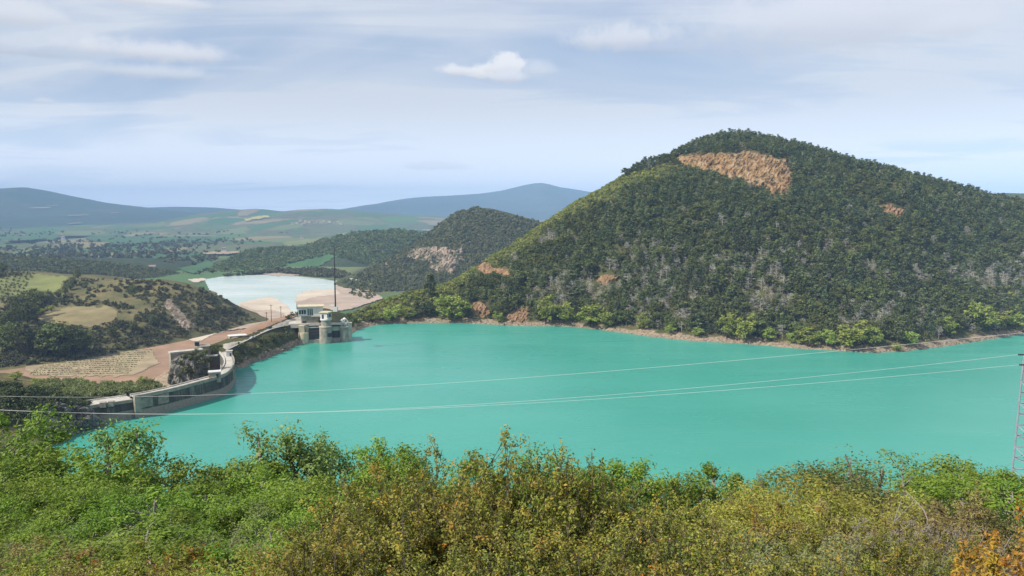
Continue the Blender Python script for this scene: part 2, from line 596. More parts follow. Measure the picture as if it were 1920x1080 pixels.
M['roof'] = plain('clay_roof', (0.30, 0.20, 0.14), 0.9, 0.2, 0.3)
M['slope'] = hill_mat('dry_slope_soil', [(0.0, (0.05, 0.045, 0.02)), (0.5, (0.11, 0.085, 0.042)), (1.0, (0.17, 0.14, 0.07))], 0.1, 0.8, 4.0, None, 0.6, 0.15)
M['forestfloor'] = hill_mat('forest_floor', [(0.0, (0.040, 0.047, 0.017)), (0.45, (0.068, 0.073, 0.026)), (0.75, (0.112, 0.095, 0.042)), (1.0, (0.191, 0.140, 0.068))], 0.02, 0.12, 0.5, 3.4)
M['scrubhill'] = hill_mat('scrub_hillside', [(0.0, (0.034, 0.046, 0.018)), (0.5, (0.06, 0.075, 0.027)), (0.8, (0.105, 0.105, 0.045)), (1.0, (0.19, 0.155, 0.09))], 0.012, 0.07, 0.25, None, 0.8, 4.0)
M['lefthill'] = hill_mat('dry_scrub_hillside', [(0.0, (0.065, 0.066, 0.025)), (0.5, (0.130, 0.118, 0.048)), (0.8, (0.208, 0.162, 0.075)), (1.0, (0.312, 0.228, 0.127))], 0.015, 0.09, 0.35, None, 0.6, 2.0)
M['darkridge'] = hill_mat('wooded_ridge', [(0.0, (0.027, 0.043, 0.020)), (0.6, (0.049, 0.065, 0.029)), (1.0, (0.091, 0.092, 0.043))], 0.008, 0.05, 0.15, None, 0.8, 6.0)
M['mountain'] = hill_mat('far_mountain', [(0.0, (0.029, 0.053, 0.030)), (0.6, (0.054, 0.080, 0.041)), (1.0, (0.097, 0.105, 0.060))], 0.0012, 0.005, 0.02, None, 0.5, 20.0)
M['ochre'] = rock_mat('ochre_cliff_rock', [(0.0, (0.035, 0.029, 0.014)), (0.28, (0.118, 0.072, 0.035)), (0.45, (0.250, 0.148, 0.064)), (0.62, (0.313, 0.202, 0.099)), (0.8, (0.313, 0.238, 0.153)), (1.0, (0.391, 0.317, 0.223))], 0.07)
M['pinkrock'] = rock_mat('pinkish_scree', [(0.0, (0.06, 0.06, 0.03)), (0.35, (0.12, 0.10, 0.06)), (0.55, (0.28, 0.21, 0.15)), (1.0, (0.44, 0.35, 0.28))], 0.05)
M['redrock'] = rock_mat('red_earth_scar', [(0.0, (0.07, 0.06, 0.03)), (0.4, (0.20, 0.125, 0.065)), (0.7, (0.34, 0.20, 0.11)), (1.0, (0.40, 0.30, 0.19))], 0.2)
M['greyrock'] = rock_mat('grey_limestone', [(0.0, (0.05, 0.05, 0.045)), (0.4, (0.16, 0.15, 0.13)), (0.7, (0.30, 0.28, 0.24)), (1.0, (0.42, 0.39, 0.34))], 0.25)
M['shorerock'] = rock_mat('shore_stones', [(0.0, (0.09, 0.07, 0.05)), (0.4, (0.26, 0.20, 0.14)), (0.7, (0.40, 0.33, 0.25)), (1.0, (0.50, 0.43, 0.34))], 0.5)


def dam_mat():
    m, t, out = mat('stained_dam_concrete')
    p = t.n('ShaderNodeNewGeometry').outputs['Position']
    z = t.sep(p)[2]
    n = t.noise(t.vm('MULTIPLY', p, (1, 1, 0.15)), 0.25, 6, 0.7)
    k = t.noise(p, 0.9, 5, 0.6)
    stain = t.ramp(t.mr(n, 0.35, 0.68), [(0.0, (0.05, 0.05, 0.045)), (0.6, (0.10, 0.095, 0.08)), (1.0, (0.27, 0.25, 0.20))])
    wash = t.mix(t.mr(k, 0.3, 0.7), (0.24, 0.20, 0.155), (0.36, 0.31, 0.25))
    X, Y, _ = t.sep(p)
    jn = t.m('LESS_THAN', t.m('FRACT', t.m('DIVIDE', t.m('ADD', t.m('MULTIPLY', Y, 0.95), t.m('MULTIPLY', X, 0.3)), 7.5)), 0.035)
    lift = t.m('LESS_THAN', t.m('FRACT', t.m('DIVIDE', z, 2.4)), 0.05)
    stain = t.mix(t.m('MULTIPLY', t.m('MAXIMUM', jn, lift), 0.6), stain, (0.02, 0.02, 0.018))
    e = t.m('ADD', z, t.m('MULTIPLY', t.m('SUBTRACT', k, 0.5), 1.6))
    princ(t, out, t.mix(t.mr(e, 3.9, 4.7, 1, 0, True), stain, wash), 0.9, k, 0.4, 0.2, 0.2)
    return m


M['dam'] = dam_mat()
M['damlight'] = plain('streaked_dam_panel', (0.25, 0.225, 0.175), 0.9, 0.4, 0.4)


def water_mat(name, deep, scat, rough=0.08, w=1.0):
    m, t, out = mat(name)
    p = t.n('ShaderNodeNewGeometry').outputs['Position']
    big = t.noise(t.vm('MULTIPLY', p, (1, 1.6, 1)), 0.006, 4, 0.5)
    col = t.mix(t.mr(big, 0.35, 0.65), deep, scat)
    r1 = t.noise(t.vm('MULTIPLY', p, (1.0, 1.5, 1)), 0.9, 4, 0.6)
    r2 = t.noise(p, 0.12, 3, 0.5)
    h = t.m('ADD', t.m('MULTIPLY', r1, 0.12), t.m('MULTIPLY', r2, 0.25))
    streak = t.noise(t.vm('MULTIPLY', p, (0.25, 1.6, 1)), 0.02, 5, 0.6, 0.5)
    rr = t.m('ADD', rough, t.m('MULTIPLY', t.mr(streak, 0.4, 0.65), 0.09))
    b = princ(t, out, col, rr, h, 0.30 * w, 1.0, 0.38 if w == 1.0 else 0.2)
    b.inputs['IOR'].default_value = 1.33
    return m


M['water'] = water_mat('turquoise_water', (0.044, 0.284, 0.211), (0.064, 0.317, 0.240), 0.24)
M['pond'] = water_mat('milky_pond_water', (0.42, 0.50, 0.43), (0.56, 0.60, 0.53), 0.2, 0.5)


def valley_mat():
    m, t, out = mat('valley_farmland')
    p = t.n('ShaderNodeNewGeometry').outputs['Position']
    d = t.vm('MULTIPLY', p, (1.0, 0.55, 0.0))
    wob = t.n('ShaderNodeTexNoise'); t.l(d, wob.inputs['Vector']); wob.inputs['Scale'].default_value = 0.003
    q = t.vm('ADD', d, t.vm('MULTIPLY', wob.outputs['Color'], (260, 260, 0)))
    vo = t.n('ShaderNodeTexVoronoi'); t.l(q, vo.inputs['Vector']); vo.inputs['Scale'].default_value = 0.0042
    r = t.sep(vo.outputs['Color'])[0]
    col = t.ramp(r, [(0.0, (0.065, 0.137, 0.048)), (0.3, (0.087, 0.151, 0.057)), (0.45, (0.145, 0.175, 0.069)), (0.6, (0.116, 0.133, 0.063)),
                     (0.75, (0.232, 0.196, 0.098)), (0.88, (0.087, 0.168, 0.052)), (1.0, (0.348, 0.280, 0.149))], 'CONSTANT')
    ed = t.n('ShaderNodeTexVoronoi', feature='DISTANCE_TO_EDGE'); t.l(q, ed.inputs['Vector']); ed.inputs['Scale'].default_value = 0.0042
    hedge = t.mr(t.m('ADD', ed.outputs[0], t.m('MULTIPLY', t.noise(p, 0.01, 4), 0.10)), 0.07, 0.13, 1, 0, True)
    wood = t.mr(t.noise(t.vm('MULTIPLY', p, (0.6, 1.0, 1)), 0.0016, 6, 0.62), 0.54, 0.62, 0, 1, True)
    f = t.m('MAXIMUM', t.m('MULTIPLY', hedge, 0.75), t.m('MULTIPLY', wood, 0.85))
    fine = t.noise(p, 0.02, 5, 0.65)
    dark = t.mix(t.mr(fine, 0.35, 0.65), (0.065, 0.078, 0.037), (0.152, 0.140, 0.069))
    princ(t, out, t.mix(f, col, dark), 0.95, fine, 0.3, 6.0, 0.1)
    return m


M['valley'] = valley_mat()

# ---------------------------------------------------------------- terrain
VZ = -48.0                          # the valley floor below the dam


def valley_h(x, y):
    r = np.hypot(x, y)
    return VZ + fbm(x / 1500, y / 1100, 4, 5) * np.clip((r - 2200) / 4000, 0, 1) * 70


def build_ground():
    az = np.radians(np.linspace(-85, 85, 341))
    rr = np.concatenate([np.linspace(1, 250, 6), np.geomspace(300, 18500, 165)])
    A, Rr = np.meshgrid(az, rr)
    X, Y = Rr * np.sin(A), Rr * np.cos(A)
    Z = valley_h(X, Y)
    idx = np.arange(X.size).reshape(X.shape)
    Q = np.stack([idx[:-1, :-1], idx[:-1, 1:], idx[1:, 1:], idx[1:, :-1]], -1).reshape(-1, 4)
    o = mk('ground', np.stack([X.ravel(), Y.ravel(), Z.ravel()], -1), Q, M['valley'], smooth=True)
    o['kind'] = 'structure'


build_ground()


def L(pts):
    return [tuple(float(q) for q in p) for p in pts]


# --- the big hill across the water, its low toe and the embankment that carries the road
SHORE = [(440, 690), (462, 683), (485, 676), (520, 664), (552, 650), (570, 640), (655, 628), (700, 610), (760, 606), (840, 605), (900, 607),
         (980, 611), (1060, 612), (1130, 619), (1200, 628), (1270, 637), (1330, 641), (1400, 645), (1480, 652), (1560, 657),
         (1640, 661), (1700, 658), (1760, 651), (1820, 642), (1870, 634), (1930, 624), (2000, 612), (2200, 596)]
RIDGE = [(660, 592, 770), (700, 574, 805), (760, 553, 845), (820, 537, 870), (870, 514, 900), (900, 496, 910), (950, 466, 930),
         (1000, 432, 950), (1050, 401, 970), (1100, 371, 990), (1150, 345, 1010), (1200, 322, 1030), (1250, 304, 1060), (1320, 271, 1080),
         (1380, 256, 1090), (1440, 274, 1090), (1500, 296, 1090), (1600, 325, 1080), (1700, 350, 1070), (1800, 375, 1060),
         (1920, 392, 1050), (2060, 415, 1030), (2250, 440, 1010)]
ROAD = [(431, 655, 11.5), (460, 641, 12.5), (500, 622, 13.5), (535, 608, 14.5), (560, 601, 15.0)]
cp = []
for x, y, z in L(atz(*np.array(SHORE, float).T, 0.0)):
    cp.append((x, y, 0.0))
    d = math.hypot(x, y)
    cp.append((x - x / d * 45, y - y / d * 45, -14.0))
for x, y, z in L(atY(*np.array(RIDGE, float).T)):
    cp.append((x, y, z)); cp.append((x, y + 220, z - 75 if z > 60 else z - 40))
    cp.append((x - 40, y + 640, VZ - 12))
for px, py, z in ROAD:
    x, y, _ = (float(q) for q in atz(px, py, z))
    cp.append((x, y, z)); cp.append((x - 22, y + 14, z - 0.5)); cp.append((x - 75, y + 60, VZ + 2)); cp.append((x - 150, y + 110, VZ - 8))
    cp.append((x + 7, y - 6, z - 2.5))
for px, py, Y in ((640, 590, 735), (610, 580, 720)):
    x, y, z = (float(q) for q in atY(px, py, Y))
    cp.append((x, y, z))
    cp.append((x - 40, y + 75, VZ)); cp.append((x - 90, y + 200, VZ - 8))
main_tps = TPS(cp)


_rp = atY(*np.array(RIDGE, float).T)
_RA, _RY = _rp[:, 0] / _rp[:, 1], _rp[:, 1]


def main_h(x, y):
    z = main_tps(x, y)
    k = np.clip((z - 2) / 40, 0, 1)
    ry = np.interp(x / np.maximum(y, 1), _RA, _RY)
    k = k * np.clip((ry - y) / 130, 0.18, 1)
    return z + k * (fbm(x / 75, y / 150, 5, 3) * 22 + fbm(x / 22, y / 22, 3, 8) * 3) + fbm(x / 6, y / 6, 3, 21) * 0.9


main = Field(-330, 1060, 440, 1560, 3.0, main_h)
main.mesh('hill', M['forestfloor'], lambda x, y, z: z > VZ - 14)

# --- the scrub hill behind it, with the pale rock face


def ridge_field(sky, Y0, front, back, base, step, seed, amp, pw=1.0, slant=0.0):
    P = atY(np.array([s[0] for s in sky], float), np.array([s[1] for s in sky], float), Y0 + slant * np.arange(len(sky)))
    xs, zs, ys = P[:, 0], P[:, 2], P[:, 1]

    def fn(x, y):
        rz = np.interp(x, xs, zs, left=base, right=base)
        ry = np.interp(x, xs, ys)
        t = (y - ry)
        g = np.where(t < 0, np.clip(1 + t / front, 0, 1), np.clip(1 - t / back, 0, 1))
        g = g ** pw
        g = g * g * (3 - 2 * g) * 0.5 + g * 0.5
        w = np.clip((rz - base) / (zs.max() - base), 0, 1)
        rough = fbm(x / (front * 0.35), y / (front * 0.5), 6, seed)
        return base - 6 + (rz - base + 6) * g + rough * amp * np.clip(g * (1.0 - g) * 4, 0.08, 1) * w
    return Field(float(xs.min()), float(xs.max()), float(ys.min()) - front * 1.1, float(ys.max()) + back * 1.1, step, fn)


second = ridge_field([(560, 545), (640, 522), (680, 503), (720, 486), (760, 466), (790, 448), (815, 425), (840, 406), (865, 394), (890, 390), (920, 391),
                      (950, 398), (980, 407), (1010, 415), (1060, 430), (1150, 470), (1250, 530)], 1900, 480, 700, VZ, 8.0, 31, 70)
second.mesh('hill', M['scrubhill'])
dark = ridge_field([(370, 512), (400, 500), (430, 487), (470, 470), (510, 461), (545, 467), (575, 462), (610, 449), (650, 440), (700, 432), (745, 431), (800, 440), (900, 470), (1000, 500)],
                   2500, 420, 600, VZ, 12.0, 41, 30)
dark.mesh('hill', M['darkridge'])
lowl = ridge_field([(-200, 470), (-60, 478), (40, 484), (120, 488), (200, 496), (280, 508), (360, 522)], 1900, 500, 700, VZ, 14.0, 43, 25)
lowl.mesh('hill', M['darkridge'])
midr = ridge_field([(380, 400), (440, 394), (480, 391), (530, 396), (560, 393), (610, 391), (660, 394), (700, 398), (760, 402), (820, 406), (900, 412), (1050, 416)],
                   7200, 2200, 1500, VZ, 50.0, 47, 60)
midr.mesh('hill', M['valley'])
lmount = ridge_field([(-500, 402), (-300, 380), (-120, 366), (-40, 356), (10, 353), (45, 351), (80, 356), (130, 368), (190, 380), (250, 389), (300, 395), (380, 402), (470, 407)],
                     9200, 3000, 2500, VZ, 60.0, 53, 150)
lmount.mesh('mountain', M['mountain'])
lback = ridge_field([(220, 400), (270, 389), (330, 387), (400, 389), (450, 393), (500, 398), (600, 402)], 11500, 2500, 2000, VZ, 90.0, 57, 60)
lback.mesh('mountain', M['mountain'])
cmount = ridge_field([(600, 402), (640, 396), (680, 388), (720, 379), (760, 372), (800, 368), (850, 366), (900, 363), (940, 357), (975, 348), (1000, 343), (1015, 342), (1030, 345),
                      (1050, 351), (1080, 356), (1110, 361), (1160, 372), (1240, 388), (1400, 404)], 14500, 4200, 3000, VZ, 70.0, 61, 260)
cmount.mesh('mountain', M['mountain'])
rback = ridge_field([(1700, 376), (1800, 366), (1880, 361), (1960, 362), (2100, 372), (2300, 392)], 2600, 700, 700, VZ, 20.0, 67, 30)
rback.mesh('hill', M['scrubhill'])

# --- the dry hill left of the dam
lp = []
for px, py in ((-120, 700), (0, 692), (60, 684), (150, 674), (240, 657), (320, 642), (400, 625), (440, 616), (478, 606)):
    x, y, _ = (float(q) for q in atz(px, py, VZ + 1.0))
    lp += [(x, y, VZ + 1.0), (x, y - 90, VZ - 8)]
for px, py, Y in ((476, 598, 1065), (440, 575, 1095), (400, 547, 1125), (350, 532, 1140), (300, 527, 1155), (200, 522, 1180), (130, 515, 1205), (50, 511, 1235), (0, 507, 1255), (-140, 500, 1290)):
    x, y, z = (float(q) for q in atY(px, py, Y))
    lp += [(x, y, z), (x + 5, y + 120, z - 18), (x + 5, y + 420, VZ - 8)] if px < 250 else [(x, y, z), (x + 12, y + 45, z - 0.55 * (z - VZ) - 4), (x + 25, y + 110, VZ - 7), (x + 30, y + 420, VZ - 9)]
for px, py, Y in ((150, 607, 905), (150, 580, 968), (60, 556, 1062), (40, 610, 900), (260, 560, 1045), (330, 590, 985), (400, 585, 1045), (100, 540, 1110)):
    lp.append(tuple(float(q) for q in atY(px, py, Y)))
x, y, _ = (float(q) for q in atz(520, 595, VZ))
lp += [(x, y, VZ - 6), (x + 60, y + 60, VZ - 8)]
left_tps = TPS(lp)
left = Field(-1100, -300, 640, 1700, 5.0, lambda x, y: left_tps(x, y) + np.clip((left_tps(x, y) - VZ) / 20, 0, 1) * (fbm(x / 60, y / 60, 4, 71) * 5))
left.mesh('hill', M['lefthill'], lambda x, y, z: z > VZ - 9)

# --- the hillside under the camera, falling to the near shore, and the shaded spur that holds the dam


def near_h(x, y):
    base = 108.25 - 0.46 * np.maximum(y, -30) + fbm(x / 14, y / 14, 4, 81) * np.clip(y / 8, 0.0, 1) * 1.1 + fbm(x / 60, y / 60, 3, 85) * np.clip(y / 60, 0, 1) * 4
    return np.maximum(base, -16)


near = Field(-420, 420, -40, 330, 2.0, near_h)
near.mesh('hillside', M['slope'])
sp = []
for px, py in ((193, 795), (165, 806), (130, 822), (80, 846), (0, 890)):
    x, y, _ = (float(q) for q in atz(px, py, 0.0))
    sp += [(x, y, 0.0), (x + 30, y - 4, -14)]
for px, py, Y in ((176, 764, 385), (150, 757, 392), (110, 742, 395), (60, 728, 392), (0, 712, 385), (-120, 700, 380)):
    sp.append(tuple(float(q) for q in atY(px, py, Y)))
for px, py, Y in ((176, 752, 405), (230, 738, 425), (100, 735, 420), (0, 708, 420)):
    sp.append(tuple(float(q) for q in atY(px, py, Y)))
for px, py, Y in ((300, 722, 505), (220, 724, 500), (120, 716, 505), (0, 706, 500)):
    sp.append(tuple(float(q) for q in atY(px, py, Y)))
for x, y in ((-460, 640), (-380, 650), (-300, 660), (-250, 640), (-180, 640), (-150, 560)):
    sp.append((x, y, VZ - 4))
sp += [(-150, 300, -16), (-300, 250, 14), (-420, 300, 30), (-480, 420, 24), (-150, 440, -30), (-160, 500, -40)]
spur_tps = TPS(sp)
spur = Field(-520, -150, 250, 680, 2.5, lambda x, y: spur_tps(x, y) + fbm(x / 18, y / 18, 4, 91) * np.where((x > -270) & (y > 390) & (y < 470), 0.8, 3.0))
spur.mesh('hillside', M['lefthill'], lambda x, y, z: z > VZ - 6)

# --- water


def water_sheet():
    P = atz(np.array([-40, 80, 130, 191, 226, 263, 315, 387, 426, 437, 440.], float), np.array([905, 846, 820, 793, 786, 777, 765, 748, 731, 718, 700.], float), 0.0)[:, :2]
    S = atz(*np.array(SHORE, float).T, 0.0)[:, :2]
    d = np.linalg.norm(S, axis=1, keepdims=True)
    S = S + S / d * 14                                  # the sheet runs in under the bank
    P = P + np.array([-5.0, 0.0])
    poly = [tuple(p) for p in P] + [tuple(p) for p in S] + [(1500, 1100), (1500, 180), (-260, 180)]
    st = 3.0
    gx, gy = np.arange(-270, 1500, st), np.arange(180, 1100, st)
    GX, GY = np.meshgrid(gx, gy)
    ins = inpoly(GX, GY, poly).ravel()
    idx = np.arange(GX.size).reshape(GX.shape)
    Q = np.stack([idx[:-1, :-1], idx[:-1, 1:], idx[1:, 1:], idx[1:, :-1]], -1).reshape(-1, 4)
    Q = Q[ins[Q].all(1)]
    used = np.unique(Q)
    rm = np.zeros(GX.size, int); rm[used] = np.arange(len(used))
    V = np.stack([GX.ravel(), GY.ravel(), np.zeros(GX.size)], -1)[used]
    o = mk('reservoir_water', V, rm[Q], M['water'], smooth=True)
    o['kind'] = 'structure'


water_sheet()


def drape(name, poly, m, field=None, z=None, step=4.0, lift=0.3, rough=0.0, seed=0, Y0=300, Y1=3000, kind='structure', fray=0.0, yspan=None):
    """a sheet of ground cover whose outline is given by sight lines; it lies on the land at its real place"""
    pxs = [p[0] for p in poly]; pys = [p[1] for p in poly]
    gx = np.arange(min(pxs) - step, max(pxs) + step * 1.5, step)
    sy = yspan or step * 0.5
    gy = np.arange(min(pys) - sy, max(pys) + sy * 1.5, sy)
    GX, GY = np.meshgrid(gx, gy)
    if field is None:
        P = atz(GX, GY, z); ok = np.ones(GX.shape, bool)
    else:
        P, ok = field.hit(GX, GY, Y0, Y1)
    dist = polydist(GX, GY, poly) * np.where(inpoly(GX, GY, poly), 1, -1)
    if fray:
        dist = dist + fbm(GX / (fray * 3), GY / (fray * 2), 4, seed + 5) * fray * 1.6
    ins = (dist > 0) & ok
    P = P.copy()
    P[..., 2] += lift
    if rough:
        edge = np.clip(dist / 5.0, 0, 1)
        sk = GX + GY * 0.5
        bump = fbm(GX / 22, GY / 16, 4, seed) * 1.3 + np.abs(fbm(sk / 6, GY / 16, 4, seed + 9)) * 1.5 + fbm(sk / 3.2, GY / 5, 3, seed + 3) * 0.8
        off = rough * (bump + 0.75) * edge - 0.8 * (1 - edge)
        v = P - np.array([0, 0, CAMZ])
        P[..., 1] -= off * 0.85
        P[..., 0] += off * fbm(GX / 7, GY / 9, 3, seed + 31) * 0.6
        P[..., 2] += off * 0.45
    idx = np.arange(GX.size).reshape(GX.shape)
    Q = np.stack([idx[1:, :-1], idx[1:, 1:], idx[:-1, 1:], idx[:-1, :-1]], -1).reshape(-1, 4)
    k = ins.ravel()[Q].sum(1) >= 3
    # leave out cells torn over a skyline
    Pf = P.reshape(-1, 3)
    span = Pf[Q][:, :, 1].max(1) - Pf[Q][:, :, 1].min(1)
    if field is not None:
        k &= span < np.median(span[k]) * 8 + 1
    Q = Q[k]
    used = np.unique(Q)
    rm = np.zeros(len(Pf), int); rm[used] = np.arange(len(used))
    o = mk(name, Pf[used], rm[Q], m, smooth=not rough)
    o['kind'] = kind
    return o


QUARRY = [(1262, 294), (1276, 292), (1292, 288), (1345, 290), (1392, 282), (1420, 283), (1452, 296), (1476, 300), (1484, 322), (1488, 345), (1478, 372), (1458, 366), (1420, 352), (1380, 338), (1335, 322), (1285, 312)]
drape('cliff', QUARRY, M['ochre'], main, step=1.3, lift=0.6, rough=2.6, seed=3, Y0=850, Y1=1150, fray=6, yspan=1.1)
drape('cliff', [(1640, 385), (1668, 382), (1706, 394), (1690, 410), (1664, 408)], M['redrock'], main, step=2, lift=0.5, rough=3, seed=6, Y0=700, Y1=1100, fray=8, yspan=1.2)
drape('cliff', [(893, 498), (905, 488), (925, 500), (962, 510), (958, 517), (905, 514)], M['redrock'], main, step=2, lift=0.4, rough=2.5, seed=7, Y0=650, Y1=1000, fray=5, yspan=1.2)
drape('cliff', [(884, 570), (900, 565), (918, 572), (920, 590), (905, 600), (888, 592)], M['redrock'], main, step=1.5, lift=0.3, rough=3, seed=8, Y0=600, Y1=900, fray=5, yspan=1.0)
drape('cliff', [(965, 582), (992, 576), (996, 605), (975, 608), (940, 602)], M['redrock'], main, step=1.5, lift=0.3, rough=2, seed=9, Y0=600, Y1=900, fray=6, yspan=1.0)
drape('cliff', [(1110, 522), (1135, 514), (1160, 520), (1150, 534), (1118, 532)], M['redrock'], main, step=2, lift=0.3, rough=1.5, seed=10, Y0=600, Y1=900, fray=7, yspan=1.0)
drape('cliff', [(770, 470), (795, 455), (830, 462), (868, 468), (872, 490), (850, 510), (812, 514), (806, 490), (780, 498), (762, 488)], M['pinkrock'], second, step=2, lift=1.0, rough=7, seed=12, Y0=1350, Y1=1950, fray=10, yspan=1.3)
drape('cliff', [(715, 500), (735, 484), (738, 490), (720, 505)], M['pinkrock'], second, step=2, lift=0.8, rough=3, seed=13, Y0=1350, Y1=1950, fray=6, yspan=1.2)
drape('cliff', [(700, 515), (716, 503), (712, 512), (698, 522)], M['pinkrock'], second, step=2, lift=0.8, rough=3, seed=14, Y0=1350, Y1=1950, fray=5, yspan=1.2)
drape('cliff', [(306, 562), (318, 560), (340, 585), (358, 604), (372, 618), (345, 618), (322, 600)], M['pinkrock'], left, step=2, lift=0.3, rough=2, seed=15, Y0=850, Y1=1200, fray=6, yspan=1.2)

# lower valley: pond, sandbanks, bare red earth, fields
Zp = VZ + 0.5
drape('pond_water', [(382, 524), (420, 518), (470, 516), (520, 514), (560, 518), (600, 522), (628, 527), (640, 534), (632, 545), (600, 549), (570, 548), (556, 556), (557, 575), (560, 592), (520, 600), (440, 605), (400, 560)],
      M['pond'], z=Zp, step=2, yspan=0.8)
drape('sand_bank', [(448, 568), (480, 561), (505, 556), (520, 561), (540, 575), (552, 590), (540, 606), (470, 612), (430, 600)], M['sand'], z=Zp, lift=0.6, step=2, yspan=0.8, fray=1.2)
drape('mud_bank', [(430, 596), (452, 572), (478, 582), (510, 582), (532, 588), (530, 604), (470, 615), (425, 622)], M['redsand'], z=Zp, lift=1.0, step=2, yspan=0.8, fray=1.2)
drape('sand_bank', [(556, 553), (575, 545), (610, 543), (650, 540), (672, 545), (660, 560), (600, 572), (562, 575), (552, 566)], M['sand'], z=Zp, lift=0.6, step=2, yspan=0.8, fray=1.2)
drape('mud_bank', [(555, 566), (600, 556), (640, 551), (700, 548), (720, 560), (660, 580), (600, 590), (560, 586)], M['redsand'], z=Zp, lift=1.0, step=2, yspan=0.8, fray=1.2)
drape('mud_bank', [(628, 528), (660, 520), (690, 528), (705, 545), (650, 556), (628, 545)], M['redsand'], z=Zp, lift=1.3, step=3, yspan=1.2, fray=3)
drape('sand_bank', [(485, 512), (520, 507), (556, 510), (562, 516), (520, 518)], M['redsand'], z=Zp, lift=0.9, step=3, yspan=1.0, fray=2)
drape('sand_bank', [(350, 524), (384, 522), (386, 528), (360, 530)], M['sand'], z=Zp, lift=0.9, step=3, yspan=1.0, fray=2)
drape('bare_earth', [(-40, 672), (60, 665), (200, 655), (300, 640), (330, 618), (400, 606), (470, 590), (520, 590), (520, 640), (420, 680), (300, 740), (-40, 740)], M['earth'], z=Zp, lift=-0.2, step=6, yspan=2, fray=4)
drape('bare_earth', [(436, 637), (470, 628), (500, 614), (530, 602), (556, 592), (575, 586), (548, 586), (515, 592), (470, 605), (430, 625)], M['earth'], main, Y0=480, Y1=900, lift=0.3, step=2, yspan=0.8, fray=2)
drape('bare_earth', [(340, 634), (372, 622), (420, 614), (432, 618), (405, 626), (372, 642)], M['sand'], z=Zp, lift=0.3, step=3, yspan=1.2, fray=2)
drape('crop_field', [(40, 688), (80, 675), (250, 655), (285, 655), (300, 680), (250, 704), (140, 708), (60, 704)], M['straw'], z=Zp, lift=0.2, step=4, yspan=1.5, fray=3)
drape('meadow', [(-20, 560), (0, 518), (60, 515), (128, 519), (118, 538), (100, 552), (40, 556)], M['meadow'], left, step=3, lift=0.3, Y0=800, Y1=1350, fray=3, yspan=1.2)
drape('meadow', [(66, 598), (90, 582), (140, 576), (200, 574), (224, 582), (218, 600), (170, 612), (100, 612)], M['tanmeadow'], left, step=3, lift=0.3, Y0=800, Y1=1300, fray=5, yspan=1.2)
drape('path', [(655, 522), (668, 523), (700, 531), (718, 538), (714, 541), (690, 534), (655, 524)], M['road'], second, step=2, lift=1.2, Y0=1300, Y1=1900, yspan=0.7)
drape('wheat_field', [(196, 480), (230, 473), (300, 471), (380, 472), (400, 480), (385, 500), (330, 498), (250, 494)], M['green'], z=VZ + 2, step=5, yspan=1.5, fray=3)
drape('wheat_field', [(315, 500), (345, 486), (400, 488), (405, 500), (360, 512)], M['green'], z=VZ + 2.5, step=5, yspan=1.5, fray=3)
drape('wheat_field', [(520, 495), (560, 478), (610, 472), (640, 476), (600, 500), (540, 505)], M['green'], dark, Y0=1900, Y1=2700, lift=2, step=4, yspan=1.2, fray=3)
drape('wheat_field', [(0, 440), (60, 436), (110, 440), (100, 448), (0, 452)], M['green'], z=VZ + 3, step=5, yspan=1.2, fray=3)
drape('wheat_field', [(150, 445), (330, 436), (420, 444), (400, 456), (200, 458)], M['green'], z=VZ + 6, step=5, yspan=1.2, fray=4)
drape('wheat_field', [(520, 455), (600, 446), (622, 448), (600, 457), (540, 460)], M['meadow'], z=VZ + 4, step=4, yspan=1, fray=2)
drape('straw_field', [(372, 474), (420, 471), (454, 470), (440, 476), (390, 477)], M['straw'], z=VZ + 5, step=3, yspan=0.8, fray=1.5)
drape('straw_field', [(735, 424), (780, 424), (822, 428), (816, 432), (770, 431)], M['straw'], z=VZ + 12, step=3, yspan=0.8, fray=1.5)
drape('rape_field', [(458, 413), (475, 408), (503, 404), (506, 409), (480, 413), (462, 416)], M['yellow'], midr, Y0=3500, Y1=7400, lift=8, step=2, yspan=0.7, fray=1.5)
for poly, mm in (([(52, 391), (80, 389.4), (100, 390.6), (84, 392.4), (60, 392.4)], 'straw'), ([(84, 387.4), (112, 385.6), (108, 387.2), (88, 388.6)], 'tanmeadow'),
                 ([(122, 420.6), (152, 418.8), (157, 420.2), (132, 422)], 'tanmeadow'), ([(125, 405), (168, 403.4), (166, 405.4), (130, 407)], 'tanmeadow'), ([(205, 400), (222, 399), (224, 400.4), (208, 401)], 'straw')):
    drape('far_field', poly, M[mm], lmount, Y0=4000, Y1=9300, lift=10, step=1.5, yspan=0.35)
drape('cliff', [(192, 768), (200, 792), (165, 808), (130, 822), (86, 838), (70, 800), (84, 772), (120, 756), (165, 762)], M['greyrock'], spur, step=1.5, lift=0.3, rough=4.0, seed=17, Y0=280, Y1=460, fray=3, yspan=1.2)


# ---------------------------------------------------------------- the dam
def resample(P, step):
    P = np.asarray(P, float)
    d = np.r_[0, np.cumsum(np.linalg.norm(np.diff(P, axis=0), axis=1))]
    n = max(2, int(d[-1] / step))
    s = np.linspace(0, d[-1], n)
    return np.stack([np.interp(s, d, P[:, k]) for k in range(P.shape[1])], -1)


def chaikin(P, it=2):
    P = np.asarray(P, float)
    for _ in range(it):
        a = P[:-1] * 0.75 + P[1:] * 0.25
        b = P[:-1] * 0.25 + P[1:] * 0.75
        P = np.r_[P[:1], np.stack([a, b], 1).reshape(-1, P.shape[1]), P[-1:]]
    return P


